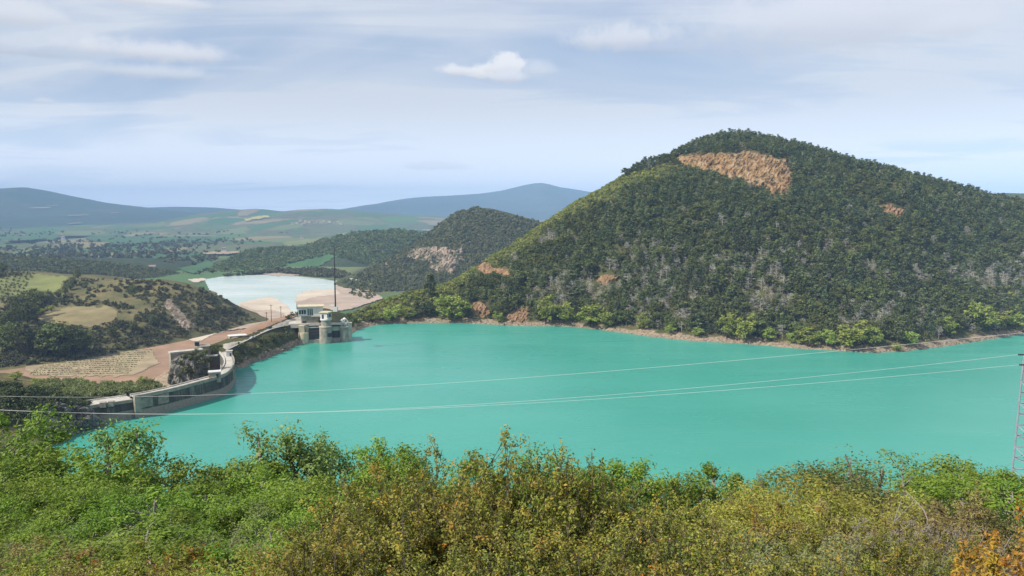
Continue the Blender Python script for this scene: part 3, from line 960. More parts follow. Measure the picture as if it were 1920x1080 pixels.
def loft(mb, path, prof, close=False):
    """sweep a cross-section of (offset to the left of travel, height above the path's z or absolute) along a plan path"""
    P = np.asarray(path, float)
    T = np.gradient(P[:, :2], axis=0); T /= np.linalg.norm(T, axis=1, keepdims=True)
    N = np.stack([-T[:, 1], T[:, 0]], -1)
    k = len(prof)
    V = []
    for i in range(len(P)):
        for d, z, rel in prof:
            V.append((P[i, 0] + N[i, 0] * d, P[i, 1] + N[i, 1] * d, (P[i, 2] if rel else 0) + z))
    Q = []
    for i in range(len(P) - 1):
        for j in range(k if close else k - 1):
            j2 = (j + 1) % k
            Q.append((i * k + j, (i + 1) * k + j, (i + 1) * k + j2, i * k + j2))
    mb.add(V, Q)
    if close and k == 4:
        n = (len(P) - 1) * k
        mb.add([V[q] for q in range(4)], [(0, 1, 2, 3)])
        mb.add([V[n + q] for q in range(4)], [(3, 2, 1, 0)])
    return mb


def strip(path, d0, d1, z0, z1):
    return [(d0, z0, 1), (d0, z1, 1), (d1, z1, 1), (d1, z0, 1)]


low = np.array([atz(px, py, 9.3) for px, py in ((166, 764), (178, 761), (211, 756.5), (232, 753.5), (251, 750.5))])
high = chaikin([atz(px, py, 11.3) for px, py in ((251, 745), (270, 742), (315, 733), (350, 724), (387, 714), (417, 706), (432, 696), (439, 684), (439.5, 675), (435, 666), (427, 658))], 2)
low = resample(low, 3.0); high = resample(high, 3.0)


def build_dam():
    d = thing('arch_dam', 'long curved concrete arch dam with dark stained water face and pale crest walkway', 'dam', tuple(high[0]))
    o3 = np.array(high[0])

    def part(mb, name, m, smooth=False, par=d):
        V, Q, T = mb.arrays()
        return mk(name, V - o3, Q, m, par, T, smooth)
    wall = MB()
    for p in (low, high):
        wd = 13.0 if p is low else 6.2
        loft(wall, p, [(-1.2, -16, 0), (0.0, 0.0, 1), (wd, 0.0, 1), (wd + 1.3, -25, 0), (wd + 4, VZ - 6, 0)])
    part(wall, 'water_wall', M['dam'])
    cr = MB()
    loft(cr, low, strip(low, 0.7, 12.2, 0.004, 0.25), True); loft(cr, high, strip(high, 0.9, 5.2, 0.004, 0.25), True)
    part(cr, 'walkway', M['pale'])
    for p, nm in ((low, 'parapet'), (high, 'parapet')):
        a = MB(); loft(a, p, strip(p, -0.25, 0.55, -0.9, 0.95 if p is high else 0.7), True); part(a, nm, M['concrete'])
        a = MB(); loft(a, p, strip(p, 12.3, 13.1, -0.6, 0.8) if p is low else strip(p, 5.5, 6.3, -0.6, 0.8), True); part(a, nm, M['pale'])
    # lighter panels where the stain is broken, and the pier at the step
    for a, b in ((0.015, 0.075), (0.09, 0.13), (0.545, 0.60), (0.61, 0.655)):
        i0, i1 = int(a * len(high)), max(int(a * len(high)) + 2, int(b * len(high)))
        seg = resample(high[i0:i1 + 1], 2.0)
        q = MB(); loft(q, seg, strip(seg, -0.75, -0.05, -6.2, -1.2), True); part(q, 'panel', M['damlight'])
    seg = high[:2]
    q = MB(); loft(q, seg, strip(seg, -1.4, 1.4, -8.0, 1.2), True); part(q, 'pier', M['concrete'])
    for k in (2, len(low) // 2):
        p = low[k]
        q = MB().box(p[0] - 1.4, p[0] + 1.4, p[1] - 1.5, p[1] + 1.5, p[2] - 1.2, p[2] + 1.4, 0.3)
        part(q, 'parapet_block', M['concrete'])
    # lamp posts of the crest
    return d


dam = build_dam()


def local(px, py, z):
    """frame on a sight line: origin, angle that turns local +y away from the camera"""
    p = atz(px, py, z)
    return tuple(float(q) for q in p), -math.atan2(p[0], p[1]), float(p[1])


def zrow(py, Y, px=960):
    return float(atY(px, py, Y)[2])


def build_sluice():
    o, rz, Y = local(404, 708, 11.6)
    t = thing('gatehouse', 'small square concrete gatehouse with white flat roof on the dam crest', 'gatehouse', o, rz)
    MB().box(-3.6, 3.0, 0, 5, -3, 3.0).build('wall', M['concrete'], t)
    MB().box(-3.9, 3.3, -0.3, 5.3, 3.003, 3.5).build('roof', M['white'], t)
    MB().box(0.4, 1.7, -0.12, -0.003, -0.1, 2.1).build('door', M['dark'], t)
    o, rz, Y = local(402, 696, 11.0)
    t = thing('sluice_gate', 'tall brown steel sluice gate in a pale stone frame behind the dam crest', 'sluice gate', o, rz)
    MB().box(-2.6, 2.2, 5.0, 5.6, -4, 7.4).build('gate_panel', M['rustgate'], t)
    for x in (-1.5, -0.3, 0.9):
        MB().box(x - 0.12, x + 0.12, 4.75, 4.997, -4, 7.4).build('rib', M['dark'], t)
    MB().box(2.203, 3.5, 4.2, 7.5, -6, 9.2).build('pier', M['dark'], t)
    MB().box(-7.4, -2.603, 4.6, 7.0, -8, 8.4).build('side_wall', M['cream'], t)
    MB().box(-7.6, 2.2, 4.4, 7.2, 8.403, 9.0).build('beam', M['pale'], t)
    o, rz, Y = local(430, 668, 11.6)
    t = thing('valve_hut', 'tiny white railed hut at the far end of the dam crest', 'hut', o, rz)
    MB().box(-1.9, 1.9, 0, 3.2, -0.5, 3.4).build('wall', M['white'], t)
    MB().box(-2.2, 2.2, -0.3, 3.5, 3.403, 3.7).build('roof', M['pale'], t)
    MB().box(0.2, 1.2, -0.1, -0.003, -0.3, 2.0).build('door', M['dark'], t)
    o, rz, Y = local(381, 665, 10.0)
    t = thing('round_chamber', 'low round concrete chamber with a dark hatch box on its rim', 'valve chamber', o, rz)
    MB().lathe(0, 5, [(5.1, -12), (5.0, 5.0), (5.5, 5.0), (5.5, 5.7), (4.7, 5.7), (4.7, 4.9), (0.3, 4.9)], 28).build('drum', M['concrete'], t)
    MB().box(-5.2, -2.2, 4.0, 6.5, 5.3, 8.2).build('hatch', M['dark'], t)
    o, rz, Y = local(344, 668, 20.5)
    t = thing('terrace_wall', 'pale concrete terrace ledge behind the rock knoll', 'terrace wall', o, rz)
    MB().box(-8, 11, 6.0, 11.0, -26, 1.2, 0.22).build('slab', M['concrete'], t)
    MB().box(-8.3, 11.3, 5.6, 11.3, 1.203, 2.2, 0.22, (1.5, 8.5)).build('ledge', M['pale'], t)


build_sluice()


def build_knoll():
    """craggy rock standing just behind the crest"""
    c = atY(354, 700, 470.0)[:2]
    n, k = 100, 40
    ang = np.linspace(0, 2 * np.pi, n, endpoint=False)
    u = np.linspace(0, 1, k)
    zz = np.interp(u, [0, 0.75, 0.85, 0.93, 1], [-24, 15.5, 18.5, 20.5, 21.2]); ff = np.interp(u, [0, 0.4, 0.75, 0.85, 0.93, 1], [1.15, 1.03, 0.96, 0.85, 0.6, 0.08])
    A, ZZ = np.meshgrid(ang, zz)
    base = np.interp(ang, np.radians([0, 60, 120, 180, 225, 270, 315, 360]), [11.5, 10, 10, 10.2, 11, 9.5, 12, 11.5])
    RR = base[None] * ff[:, None] + (fbm(np.cos(A) * 3 + ZZ / 9, np.sin(A) * 3 + ZZ / 5, 5, 7) * 3.4 + np.abs(fbm(np.cos(A) * 7, np.sin(A) * 7 + ZZ / 14, 4, 9)) * 2.4 - 0.8) * np.minimum(1, ff * 1.2)[:, None]
    V = np.stack([RR * np.cos(A), RR * np.sin(A), ZZ + fbm(np.cos(A) * 4, np.sin(A) * 4 + ZZ / 6, 3, 4) * 1.6], -1).reshape(-1, 3)
    idx = np.arange(k * n).reshape(k, n); nx = np.roll(idx, -1, 1)
    Q = np.stack([idx[:-1], nx[:-1], nx[1:], idx[1:]], -1).reshape(-1, 4)
    m = mk('rock', V, Q, M['greyrock'])
    m.location = (c[0], c[1], 0)
    m['kind'] = 'structure'
    return c


knoll_c = build_knoll()

# ---------------------------------------------------------------- road, shed, intake works, mast
drape('road', [(426, 659), (458, 643), (500, 622), (540, 611), (560, 607), (600, 606), (606, 596), (580, 590), (548, 597), (515, 610), (490, 624), (462, 638), (432, 643), (412, 648)],
      M['road'], main, Y0=480, Y1=800, step=2, yspan=0.8, lift=0.45, fray=1)


def build_road_wall():
    P = chaikin([atz(px, py, z) for px, py, z in ((429, 657, 11.6), (460, 642, 12.5), (500, 622.5, 13.6), (520, 616, 14.2), (544, 611.5, 14.8))], 2)
    t = thing('road_wall', 'low grey wall along the lake side of the road between dam and intake works', 'wall', tuple(P[0]))
    q = MB(); loft(q, P, strip(P, -0.5, 0.2, -4.0, 1.0), True)
    V, Q, T = q.arrays(); mk('wall', V - P[0], Q, M['dam'], t)
    q = MB(); loft(q, P, strip(P, -0.65, 0.35, 1.003, 1.25), True)
    V, Q, T = q.arrays(); mk('coping', V - P[0], Q, M['pale'], t)


build_road_wall()


def build_shed():
    o, rz, Y = local(447, 637, 12.5)
    t = thing('storage_shed', 'long low shed with a white roof beside the road', 'shed', o, rz + 0.18)
    MB().box(-6, 6, 0, 7, -2, 2.7).build('wall', M['concrete'], t)
    MB().box(-6.5, 6.5, -0.8, 7.6, 2.703, 3.2).build('roof', M['white'], t)
    for x in (-4, 0.5):
        MB().box(x, x + 2.6, -0.1, -0.003, 0, 2.2).build('door', M['dark'], t)
    cols = {'silver': (0.45, 0.46, 0.47), 'dark grey': (0.05, 0.055, 0.06)}
    for (px, py, cn, lab) in ((473, 636, 'silver', 'silver car parked on the pale road beside the white-roofed shed'), (505, 616, 'dark grey', 'dark grey car parked on the pale forecourt by the road')):
        o, rz, Y = local(px, py, 13.2)
        P, ok = main.hit(np.array([px]), np.array([py]), 480, 800)
        t = thing('parked_car', lab, 'car', tuple(P[0] + [0, 0, 0.5]), rz + 0.7)
        m = plain('car_paint', cols[cn], 0.35, 0.05, 1.0, 0.2)
        b = MB()
        prof = [(-2.1, 0.35), (-2.1, 0.85), (-1.2, 0.98), (-0.6, 1.45), (0.9, 1.48), (1.6, 1.0), (2.1, 0.9), (2.1, 0.35)]
        V = [(x, y, z) for y in (-0.85, 0.85) for x, z in prof]
        n = len(prof)
        b.add(V, [(i, (i + 1) % n, n + (i + 1) % n, n + i) for i in range(n)] + [(7, 6, 1, 0), (6, 5, 2, 1), (5, 4, 3, 2), (8, 9, 14, 15), (9, 10, 13, 14), (10, 11, 12, 13)])
        b.build('body', m, t)
        MB().add([(-0.95, -0.87, 1.03), (1.3, -0.87, 1.03), (0.85, -0.87, 1.4), (-0.55, -0.87, 1.4)], [(0, 1, 2, 3)]).build('side_window', M['glass'], t)
        for x in (-1.3, 1.3):
            for y in (-0.8, 0.8):
                w = MB(); w.lathe(0, 0, [(0.33, -0.1), (0.33, 0.1)], 12)
                V, Q, T = w.arrays()
                mk('wheel', np.stack([V[:, 0] + x, V[:, 2] + y, V[:, 1] + 0.33], -1), Q, M['dark'], t)


build_shed()


def build_intake():
    o, rz, Y = local(610, 643, 0.0)
    k = 0.455                                  # metres per picture pixel of width here
    X = lambda px: (px - 610) * k
    Z = lambda py, ly=0.0: zrow(py, Y + ly)
    t = thing('intake_works', 'concrete water intake works with three round towers and dark gates at the lake edge', 'intake tower', o, rz)
    # left tower: wide round base, squarer tan upper part
    MB().lathe(X(572), 4.5, [(4.3, -8), (4.2, 8.8), (3.4, 8.8)], 26).build('left_tower', M['cream'], t)
    MB().box(X(564), X(574), 2.2, 8.5, 8.803, 14.6).build('left_tower_head', M['cream'], t)
    MB().lathe(X(578), 5.0, [(1.9, 8.8), (1.9, 14.9), (2.3, 14.9), (2.3, 15.4)], 18).build('corner_turret', M['concrete'], t)
    # middle tower with rings, neck and cap
    b = MB(); b.lathe(X(611), 1.2, [(5.25, -8), (5.2, 4.2), (5.05, 4.2), (5.0, 13.2), (4.6, 13.2)], 32); mid = b.build('round_tower', M['concrete'], t)
    MB().lathe(X(611), 1.2, [(5.12, 5.2), (5.12, 8.6)], 32, a0=-1.3, a1=0.6, cap=False).build('stain_band', M['dark'], t)
    MB().lathe(X(611), 1.2, [(5.3, 13.2), (5.3, 13.9), (4.2, 13.9)], 32).build('ring', M['pale'], t)
    MB().lathe(X(612), 1.6, [(3.9, 13.9), (3.9, 19.0)], 28).build('neck', M['concrete'], t)
    MB().lathe(X(612), 1.6, [(4.7, 19.0), (4.7, 19.9), (4.0, 20.0)], 30).build('cap', M['white'], t)
    # pavilion on the cap
    pv = MB().box(X(612) - 3.3, X(612) + 3.3, -1.7, 4.9, 20.0, 25.2, -0.5); pv.build('lantern_room', M['white'], t)
    MB().box(X(612) - 4.2, X(612) + 4.2, -2.6, 5.8, 25.203, 25.9, -0.5).build('lantern_roof', M['cream'], t)
    c, s = math.cos(-0.5), math.sin(-0.5)
    for yy in (-0.9, 1.6, 3.6):
        lx, ly = 3.36, yy - 1.6 - 0.5
        MB().box(X(612) + c * lx - s * ly - 0.06, X(612) + c * lx - s * ly + 0.06, 1.6 + s * lx + c * ly - 0.75, 1.6 + s * lx + c * ly + 0.75, 21.2, 24.4, -0.5).build('window', M['glass'], t)
    MB().box(X(612) - 3.5 + 0.2, X(612) - 1.4, -0.9, -0.6, 20.2, 23.8, -0.5).build('door', M['dark'], t)
    # right tower with valve gear
    MB().lathe(X(644), 3.5, [(3.7, -8), (3.5, 12.2), (2.8, 12.2)], 26).build('right_tower', M['concrete'], t)
    MB().lathe(X(644), 3.5, [(3.9, 12.2), (3.9, 12.9)], 26).build('ring', M['pale'], t)
    MB().box(X(651), X(658), 3, 9, -6, 15.5).build('side_panel', M['pale'], t)
    for kx, h, r in ((640, 17.4, 1.3), (645, 18.6, 1.7), (649, 17.0, 1.2)):
        g = MB(); g.lathe(X(kx), 3.5, [(0.45, 12.9), (0.4, h)], 10)
        g.lathe(X(kx), 3.5, [(r, h), (r * 1.05, h + 0.35), (r * 0.6, h + 1.1), (0.3, h + 1.6)], 14)
        g.bar((X(kx) - r, 2.2, h - 2.0), (X(kx) + r, 2.2, h + 0.3), 0.2)
        g.build('valve_gear', M['white'], t)
    # gates between the towers
    MB().box(X(580), X(600), 4.0, 4.6, -8, 15.2).build('gate', M['dark'], t)
    MB().box(X(580), X(600), 2.0, 5.5, -8, 2.6).build('sill', M['concrete'], t)
    for za, zb, m in ((14.2, 15.4, 'pale'), (12.4, 13.2, 'pale'), (9.4, 9.9, 'rustgate'), (7.0, 7.5, 'rustgate')):
        MB().box(X(580), X(600), 3.3, 3.997, za, zb).build('beam', M[m], t)
    MB().box(X(622), X(637), 4.5, 5.1, -8, 14.4).build('gate', M['dark'], t)
    MB().box(X(622), X(637), 4.0, 4.497, 9.4, 12.8).build('gate_panel', M['pale'], t)
    MB().box(X(620), X(637), 2.4, 6.0, -8, 3.4).build('sill', M['concrete'], t)
    MB().box(X(620), X(648), 2.0, 9.0, 14.403, 15.3).build('bridge_deck', M['pale'], t)
    MB().box(X(543), X(606), 5.6, 26, 12.5, 15.9).build('deck', M['pale'], t)
    for q in range(9):
        MB().box(X(622) + q * 1.5, X(622) + q * 1.5 + 0.12, 2.1, 2.22, 15.303, 16.4).build('rail_post', M['steel'], t)
    MB().box(X(621), X(648), 2.1, 2.22, 16.4, 16.52).build('rail', M['steel'], t)

    # control building behind
    D = 24.0
    oo = atz(583, 606, 15.9)
    rz2 = -math.atan2(oo[0], oo[1])
    h = thing('control_building', 'two storey white control building with a flat roof and a dark band of windows', 'building', tuple(oo), rz2)
    kk = float(oo[1]) * 1.03 / FPX
    XX = lambda px: (px - 583) * kk
    MB().box(XX(566), XX(603), 1.2, 10, -3, 6.0).build('lower_wall', M['concrete'], h)
    MB().box(XX(561), XX(605), 0.0, 11, 6.003, 13.4).build('upper_wall', M['white'], h)
    MB().box(XX(560), XX(607), -1.2, 12, 13.403, 14.2).build('roof', M['cream'], h)
    w = MB().box(XX(562), XX(575), -0.12, -0.003, 7.6, 11.2).build('window', M['glass'], h)
    for q in range(4):
        x = XX(562) + q * (XX(575) - XX(562)) / 3
        MB().box(x - 0.13, x + 0.13, -0.22, -0.123, 7.5, 11.3).build('frame', M['white'], w)
    MB().box(XX(561.5), XX(575.5), -0.3, -0.123, 7.0, 7.5).build('sill', M['white'], w)
    for px in (577.5, 581, 584.5):
        MB().box(XX(px), XX(px + 2.2), -0.12, -0.003, 6.6, 12.0).build('window', M['glass'], h)
    MB().box(XX(597), XX(603), 1.05, 1.197, -0.2, 4.2).build('door', M['dark'], h)
    MB().box(XX(568), XX(575), 1.05, 1.197, -0.2, 1.8).build('door', M['dark'], h)
    MB().box(XX(584), XX(600), -1.4, 1.197, 5.4, 5.85).build('balcony', M['pale'], h)


build_intake()


def build_mast():
    px = 629
    P, ok = main.hit(np.array([px]), np.array([578.0]), 600, 900)
    b = P[0]
    top = atY(px, 459, b[1])[2] - b[2]
    t = thing('radio_mast', 'very tall thin dark mast rising behind the intake works', 'mast', tuple(b))
    MB().box(-1.6, 1.6, -1.6, 1.6, -2.5, 1.2).build('plinth', M['white'], t)
    MB().tube([(0, 0, 1.2), (0, 0, top * 0.35), (0, 0, top * 0.7), (0, 0, top)], [0.6, 0.5, 0.42, 0.32], 10).build('shaft', M['dark'], t)
    MB().box(-1.5, 0.3, -0.15, 0.15, top - 1.6, top - 1.2).build('antenna', M['dark'], t)
    MB().box(-5, -0.5, -1.0, 1.0, 2.0, 2.6).build('ledge', M['white'], t)


build_mast()


def build_poles():
    for px, pb, pt, lab in ((527, 594, 574, 'wooden pole standing nearest the intake works road'), (509, 602, 571, 'tall wooden pole with crossarm on the sand bank side of the road'), (500, 601, 585, 'short wooden pole leftmost beside the road')):
        P, ok = main.hit(np.array([px]), np.array([pb + 2.0]), 500, 900)
        b = P[0]
        h = float(atY(px, pt, b[1])[2] - b[2])
        t = thing('utility_pole', lab, 'pole', tuple(b), 0.0, 'poles beside the road')
        MB().tube([(0, 0, -1), (0, 0, h)], [0.28, 0.2], 8).build('shaft', M['bark'], t)
        MB().box(-1.3, 1.3, -0.1, 0.1, h - 1.0, h - 0.75).build('crossarm', M['bark'], t)


build_poles()

# ---------------------------------------------------------------- pylon and cables
PYX, PYY = 56.7, 80.0


def build_pylon():
    zb = float(near(PYX, PYY)) - 0.3
    t = thing('electricity_pylon', 'grey steel lattice pylon cut by the right edge of the photo', 'pylon', (PYX, PYY, zb))
    Ht = 99.0 - zb
    hw = lambda z: np.interp(z + zb, [zb, 83.0, 94.0, 99.0], [2.3, 2.0, 1.8, 1.5])
    for sx in (-1, 1):
        for sy in (-1, 1):
            zs = np.linspace(0, Ht, 10)
            MB().tube([(sx * hw(z), sy * hw(z), z) for z in zs], 0.11, 4).build('leg', M['steel'], t)
    lv = [0.0]
    while lv[-1] < Ht - 0.8:
        lv.append(lv[-1] + max(0.9, hw(lv[-1]) * 0.62))
    for f in range(4):
        b = MB()
        a = f * math.pi / 2
        c, s = round(math.cos(a)), round(math.sin(a))
        rot = lambda x, y, z: (c * x - s * y, s * x + c * y, z)
        for i in range(len(lv) - 1):
            z0, z1 = lv[i], min(lv[i + 1], Ht)
            w0, w1 = hw(z0), hw(z1)
            d = 1 if i % 2 else -1
            b.bar(rot(-w0 * d, -w0, z0), rot(w1 * d, -w1, z1), 0.05)
            b.bar(rot(-w1, -w1, z1), rot(w1, -w1, z1), 0.04)
        b.build('lattice', M['steel'], t)
    for qx, qy in ((1917, 624), (1908, 665), (1910, 684)):
        q = atY(qx, qy, 80.0); z, wl = float(q[2]), PYX - float(q[0]) - 1.2
        b = MB()
        zz = z - zb
        for sx in (-1, 1):
            for sy in (-1, 1):
                b.bar((sx * hw(zz), sy * hw(zz), zz + 0.6), (sx * wl, 0, zz), 0.07)
                b.bar((sx * hw(zz), sy * hw(zz), zz - 0.3), (sx * wl, 0, zz), 0.07)
        b.tube([(-wl - 0.02, 0, zz), (wl + 0.02, 0, zz)], 0.07, 4)
        b.build('crossarm', M['steel'], t)


build_pylon()


def build_cable(i, start, via, end, lab):
    p0 = atY(*start); p1 = atY(*end)

    def curve(sag, n=90):
        s = np.linspace(0, 1, n)
        P = p0[None] * (1 - s[:, None]) + p1[None] * s[:, None]
        P[:, 2] -= 4 * sag * s * (1 - s)
        return P
    lo, hi = 0.0, 60.0
    for _ in range(40):
        m = (lo + hi) / 2
        P = curve(m)
        px, py = proj(P[:, 0], P[:, 1], P[:, 2])
        k = np.argsort(px)
        y = np.interp(via[0], px[k], py[k])
        if y < via[1]:
            lo = m
        else:
            hi = m
    P = curve(m)
    o = MB().tube(P, np.interp(P[:, 1], [70, 200], [0.011, 0.023]), 5).build('power_cable', M['wire'], smooth=True)
    tag(o, lab, 'cable', 'cables hung from the pylon')


build_cable(0, (1917, 624, 80.0), (730, 725), (-120, 738, 190), 'uppermost pale power cable crossing above the turquoise water')
build_cable(1, (1908, 665, 80.0), (700, 768), (-120, 760, 150), 'middle pale power cable, just above the lowest one over the lake')
build_cable(2, (1910, 684, 79.0), (620, 772), (-120, 762, 146), 'lowest pale power cable sagging over the turquoise water')
for k, (px, py, lab) in enumerate(((1917, 622, 'glass insulator string on the top arm of the pylon'), (1910, 665, 'insulator string on the middle arm of the pylon'), (1912, 684, 'insulator string on the bottom arm of the pylon'))):
    p = atY(px, py, 80.0)
    o = MB().tube([(x, 0, 0) for x in np.linspace(0, 1.3, 14)], [0.05 if q % 2 else 0.11 for q in range(14)], 8).build('insulator', M['dark'])
    o.location = p
    tag(o, lab, 'insulator', 'insulators on the pylon')

# ---------------------------------------------------------------- far buildings


def house(name, px, py, field, w, h, d, lab, group=None, rot=0.0, z=None, roofm='roof', gable=True, wall='cream', nwin=3):
    if field is None:
        p = atz(px, py, z)
    else:
        P, ok = field.hit(np.array([px]), np.array([float(py)]), 1500, 9000, 500)
        p = P[0]
    t = thing(name, lab, 'building' if name != 'farmhouse' else 'house', tuple(float(q) for q in p), rot, group)
    MB().box(-w / 2, w / 2, -d / 2, d / 2, -6, h).build('wall', M[wall], t)
    if gable:
        e = 0.6
        V = [(-w / 2 - e, -d / 2 - e, h + 0.02), (w / 2 + e, -d / 2 - e, h + 0.02), (w / 2 + e, d / 2 + e, h + 0.02), (-w / 2 - e, d / 2 + e, h + 0.02), (-w / 2 - e, 0, h + d * 0.28), (w / 2 + e, 0, h + d * 0.28)]
        MB().add(V, [(0, 1, 5, 4), (2, 3, 4, 5), (1, 2, 5, 5), (3, 0, 4, 4), (3, 2, 1, 0)]).build('roof', M[roofm], t)
    else:
        MB().box(-w / 2 - 0.4, w / 2 + 0.4, -d / 2 - 0.4, d / 2 + 0.4, h + 0.003, h + 0.8).build('roof', M[roofm], t)
    for q in range(nwin):
        x = -w / 2 + (q + 0.5) * w / nwin
        MB().box(x - w / nwin * 0.22, x + w / nwin * 0.22, -d / 2 - 0.15, -d / 2 - 0.003, h * 0.3, h * 0.75).build('window', M['glass'], t)
    return t


house('farm_building', 641, 446, None, 30, 22, 30, 'tall pale block of the farm buildings on the wooded ridge', 'pale farm buildings on the ridge', 0.2, VZ + 4, 'cream', False, 'white', 2)
house('farm_building', 651, 442, None, 26, 16, 24, 'lower pale farm building with dark openings right of the tall block', 'pale farm buildings on the ridge', 0.1, VZ + 4, 'cream', False, 'white', 3)
rv = np.random.default_rng(4)
vill = [(556, 419), (563, 417), (569, 420), (574, 416), (580, 418), (586, 415), (591, 418), (597, 416), (602, 419), (607, 417), (613, 416), (619, 418), (626, 418), (634, 417), (640, 420), (549, 421)]
for i, (px, py) in enumerate(vill):
    house('farmhouse', px + rv.uniform(-1, 1), py + rv.uniform(-3, 3), midr, rv.uniform(14, 26), rv.uniform(6, 10), rv.uniform(12, 18),
          'tiny pale village house on the far green hillside', 'houses of the far village', rv.uniform(-0.5, 0.5), None, 'roof', True, 'cream', 2)
for px, py, lab in ((44, 442, 'lone white farmhouse on the far left plain'), (118, 447, 'pale farmhouse among trees on the left plain'), (286, 505, 'small pale house in the woods left of the pond'), (566, 446, 'small farmhouse in the fields beyond the dark ridge'), (420, 469, 'small farmhouse beside the straw coloured field')):
    house('farmhouse', px, py, None, 16, 8, 12, lab, 'scattered farmhouses on the plain', 0.3, VZ + 3, 'roof', True, 'white', 2)


# ---------------------------------------------------------------- plants
def unit(v):
    return v / (np.linalg.norm(v, axis=-1, keepdims=True) + 1e-9)


def leaves(P, Nrm, size, r, asp=0.5, fold=0.15):
    """one folded diamond per leaf; P positions, Nrm rough normals"""
    n = len(P)
    a = r.normal(size=(n, 3))
    T = unit(np.cross(Nrm, a)); B = unit(np.cross(Nrm, T))
    s = (np.zeros(n) + size)[:, None]
    V = np.empty((n, 4, 3))
    V[:, 0] = P - T * s * 0.5
    V[:, 1] = P + B * s * asp * 0.5 + Nrm * s * fold
    V[:, 2] = P + T * s * 0.5
    V[:, 3] = P - B * s * asp * 0.5 + Nrm * s * fold
    return V.reshape(-1, 3), np.arange(4 * n).reshape(n, 4)


def crown(r, cen, rad, nl, size, asp=0.6, up=0.5, flat=0.75, tint_n=0.55, shell=0.5):
    """leaf clumps: cen (k,3), rad (k,) -> leaf quads; each clump gets its own tint"""
    k = len(cen)
    ci = np.repeat(np.arange(k), nl)
    d = unit(r.normal(size=(k * nl, 3)))
    rr = r.random(k * nl) ** shell
    P = cen[ci] + d * (rad[ci] * rr)[:, None] * np.array([1, 1, flat])
    N = unit(d * 0.7 + r.normal(size=d.shape) * 0.6 + np.array([0, 0, up]))
    V, Q = leaves(P, N, size * r.uniform(0.7, 1.3, len(P)), r, asp)
    ct = r.random(k)
    T = np.clip(ct[ci] * tint_n + r.random(len(P)) * (1 - tint_n), 0, 1)
    return V, Q, T


def limb(a, b, bend, r, n=6):
    s = np.linspace(0, 1, n)[:, None]
    P = a * (1 - s) + b * s
    off = r.normal(size=3) * bend * np.linalg.norm(b - a)
    return P + np.sin(np.pi * s) * off


def tree_pine(seed, leaf_n=9, clumps=34):
    """unit height conifer with layered, gappy boughs"""
    r = np.random.default_rng(seed)
    t = r.uniform(0.22, 1.0, clumps)
    w = 0.27 * (1 - ((t - 0.30) / 0.72).clip(0, 1) ** 1.3) + 0.03
    w *= np.where(t < 0.34, 0.75, 1)
    a = r.uniform(0, 2 * np.pi, clumps)
    rr = w * r.uniform(0.3, 1.0, clumps)
    cen = np.stack([rr * np.cos(a), rr * np.sin(a), t - 0.04 + rr * 0.15], -1)
    rad = 0.075 + 0.05 * (1 - t) + r.uniform(0, 0.03, clumps)
    V, Q, T = crown(r, cen, rad, leaf_n, 0.095, 0.6, 1.1, 0.5)
    b = MB()
    b.tube([(0, 0, -0.12), (0.004, 0, 0.4), (0, 0.003, 0.97)], [0.018, 0.013, 0.004], 5)
    for i in range(0, clumps, 4):
        b.tube([(0, 0, max(0.1, cen[i, 2] - 0.06)), tuple(cen[i])], [0.006, 0.002], 4)
    return (V, Q, T), b.arrays()


def tree_round(seed, clumps=26, leaf_n=12, leaf=0.12, wide=0.36, low=0.28):
    r = np.random.default_rng(seed)
    d = unit(r.normal(size=(clumps, 3)))
    rr = r.uniform(0.45, 1.0, clumps)[:, None] * (0.8 + 0.35 * r.random((clumps, 1)))
    cen = d * rr * np.array([wide, wide, (1 - low) / 2]) + np.array([0, 0, (1 + low) / 2])
    rad = r.uniform(0.09, 0.17, clumps)
    V, Q, T = crown(r, cen, rad, leaf_n, leaf, 0.65, 0.9, 0.7)
    b = MB()
    b.tube([(0, 0, -0.12), (0.01, 0, low * 0.8), (0, 0.01, (1 + low) / 2)], [0.03, 0.022, 0.008], 6)
    for i in range(0, clumps, 3):
        b.tube(limb(np.array([0, 0, low * 0.9]), cen[i], 0.08, r, 4), [0.012, 0.009, 0.006, 0.002], 4)
    return (V, Q, T), b.arrays()


def tree_bare(seed, n=26):
    r = np.random.default_rng(seed)
    b = MB()
    b.tube([(0, 0, -0.1), (0.01, 0, 0.5), (0, 0.01, 1.0)], [0.022, 0.015, 0.004], 5, 0.2)
    tw = []
    for i in range(n):
        t = r.uniform(0.25, 0.95)
        a = r.uniform(0, 2 * np.pi)
        ln = 0.30 * (1.1 - t) + 0.06
        e = np.array([ln * math.cos(a), ln * math.sin(a), t + ln * r.uniform(0.0, 0.6)])
        b.tube(limb(np.array([0, 0, t]), e, 0.1, r, 4), [0.008, 0.006, 0.004, 0.002], 4, r.random())
        tw.append(e)
    V, Q, T = crown(r, np.array(tw), np.full(n, 0.09), 12, 0.10, 0.09, 0.3, 0.9)
    return (V, Q, T), b.arrays()


def bush_far(seed, clumps=7, leaf_n=7, leaf=0.30, h=0.62):
    r = np.random.default_rng(seed)
    a = r.uniform(0, 2 * np.pi, clumps); q = np.sqrt(r.random(clumps)) * 0.36
    cen = np.stack([q * np.cos(a), q * np.sin(a), r.uniform(0.12, h, clumps) * (1.15 - q)], -1)
    return crown(r, cen, r.uniform(0.15, 0.26, clumps), leaf_n, leaf, 0.7, 0.5, 0.75)


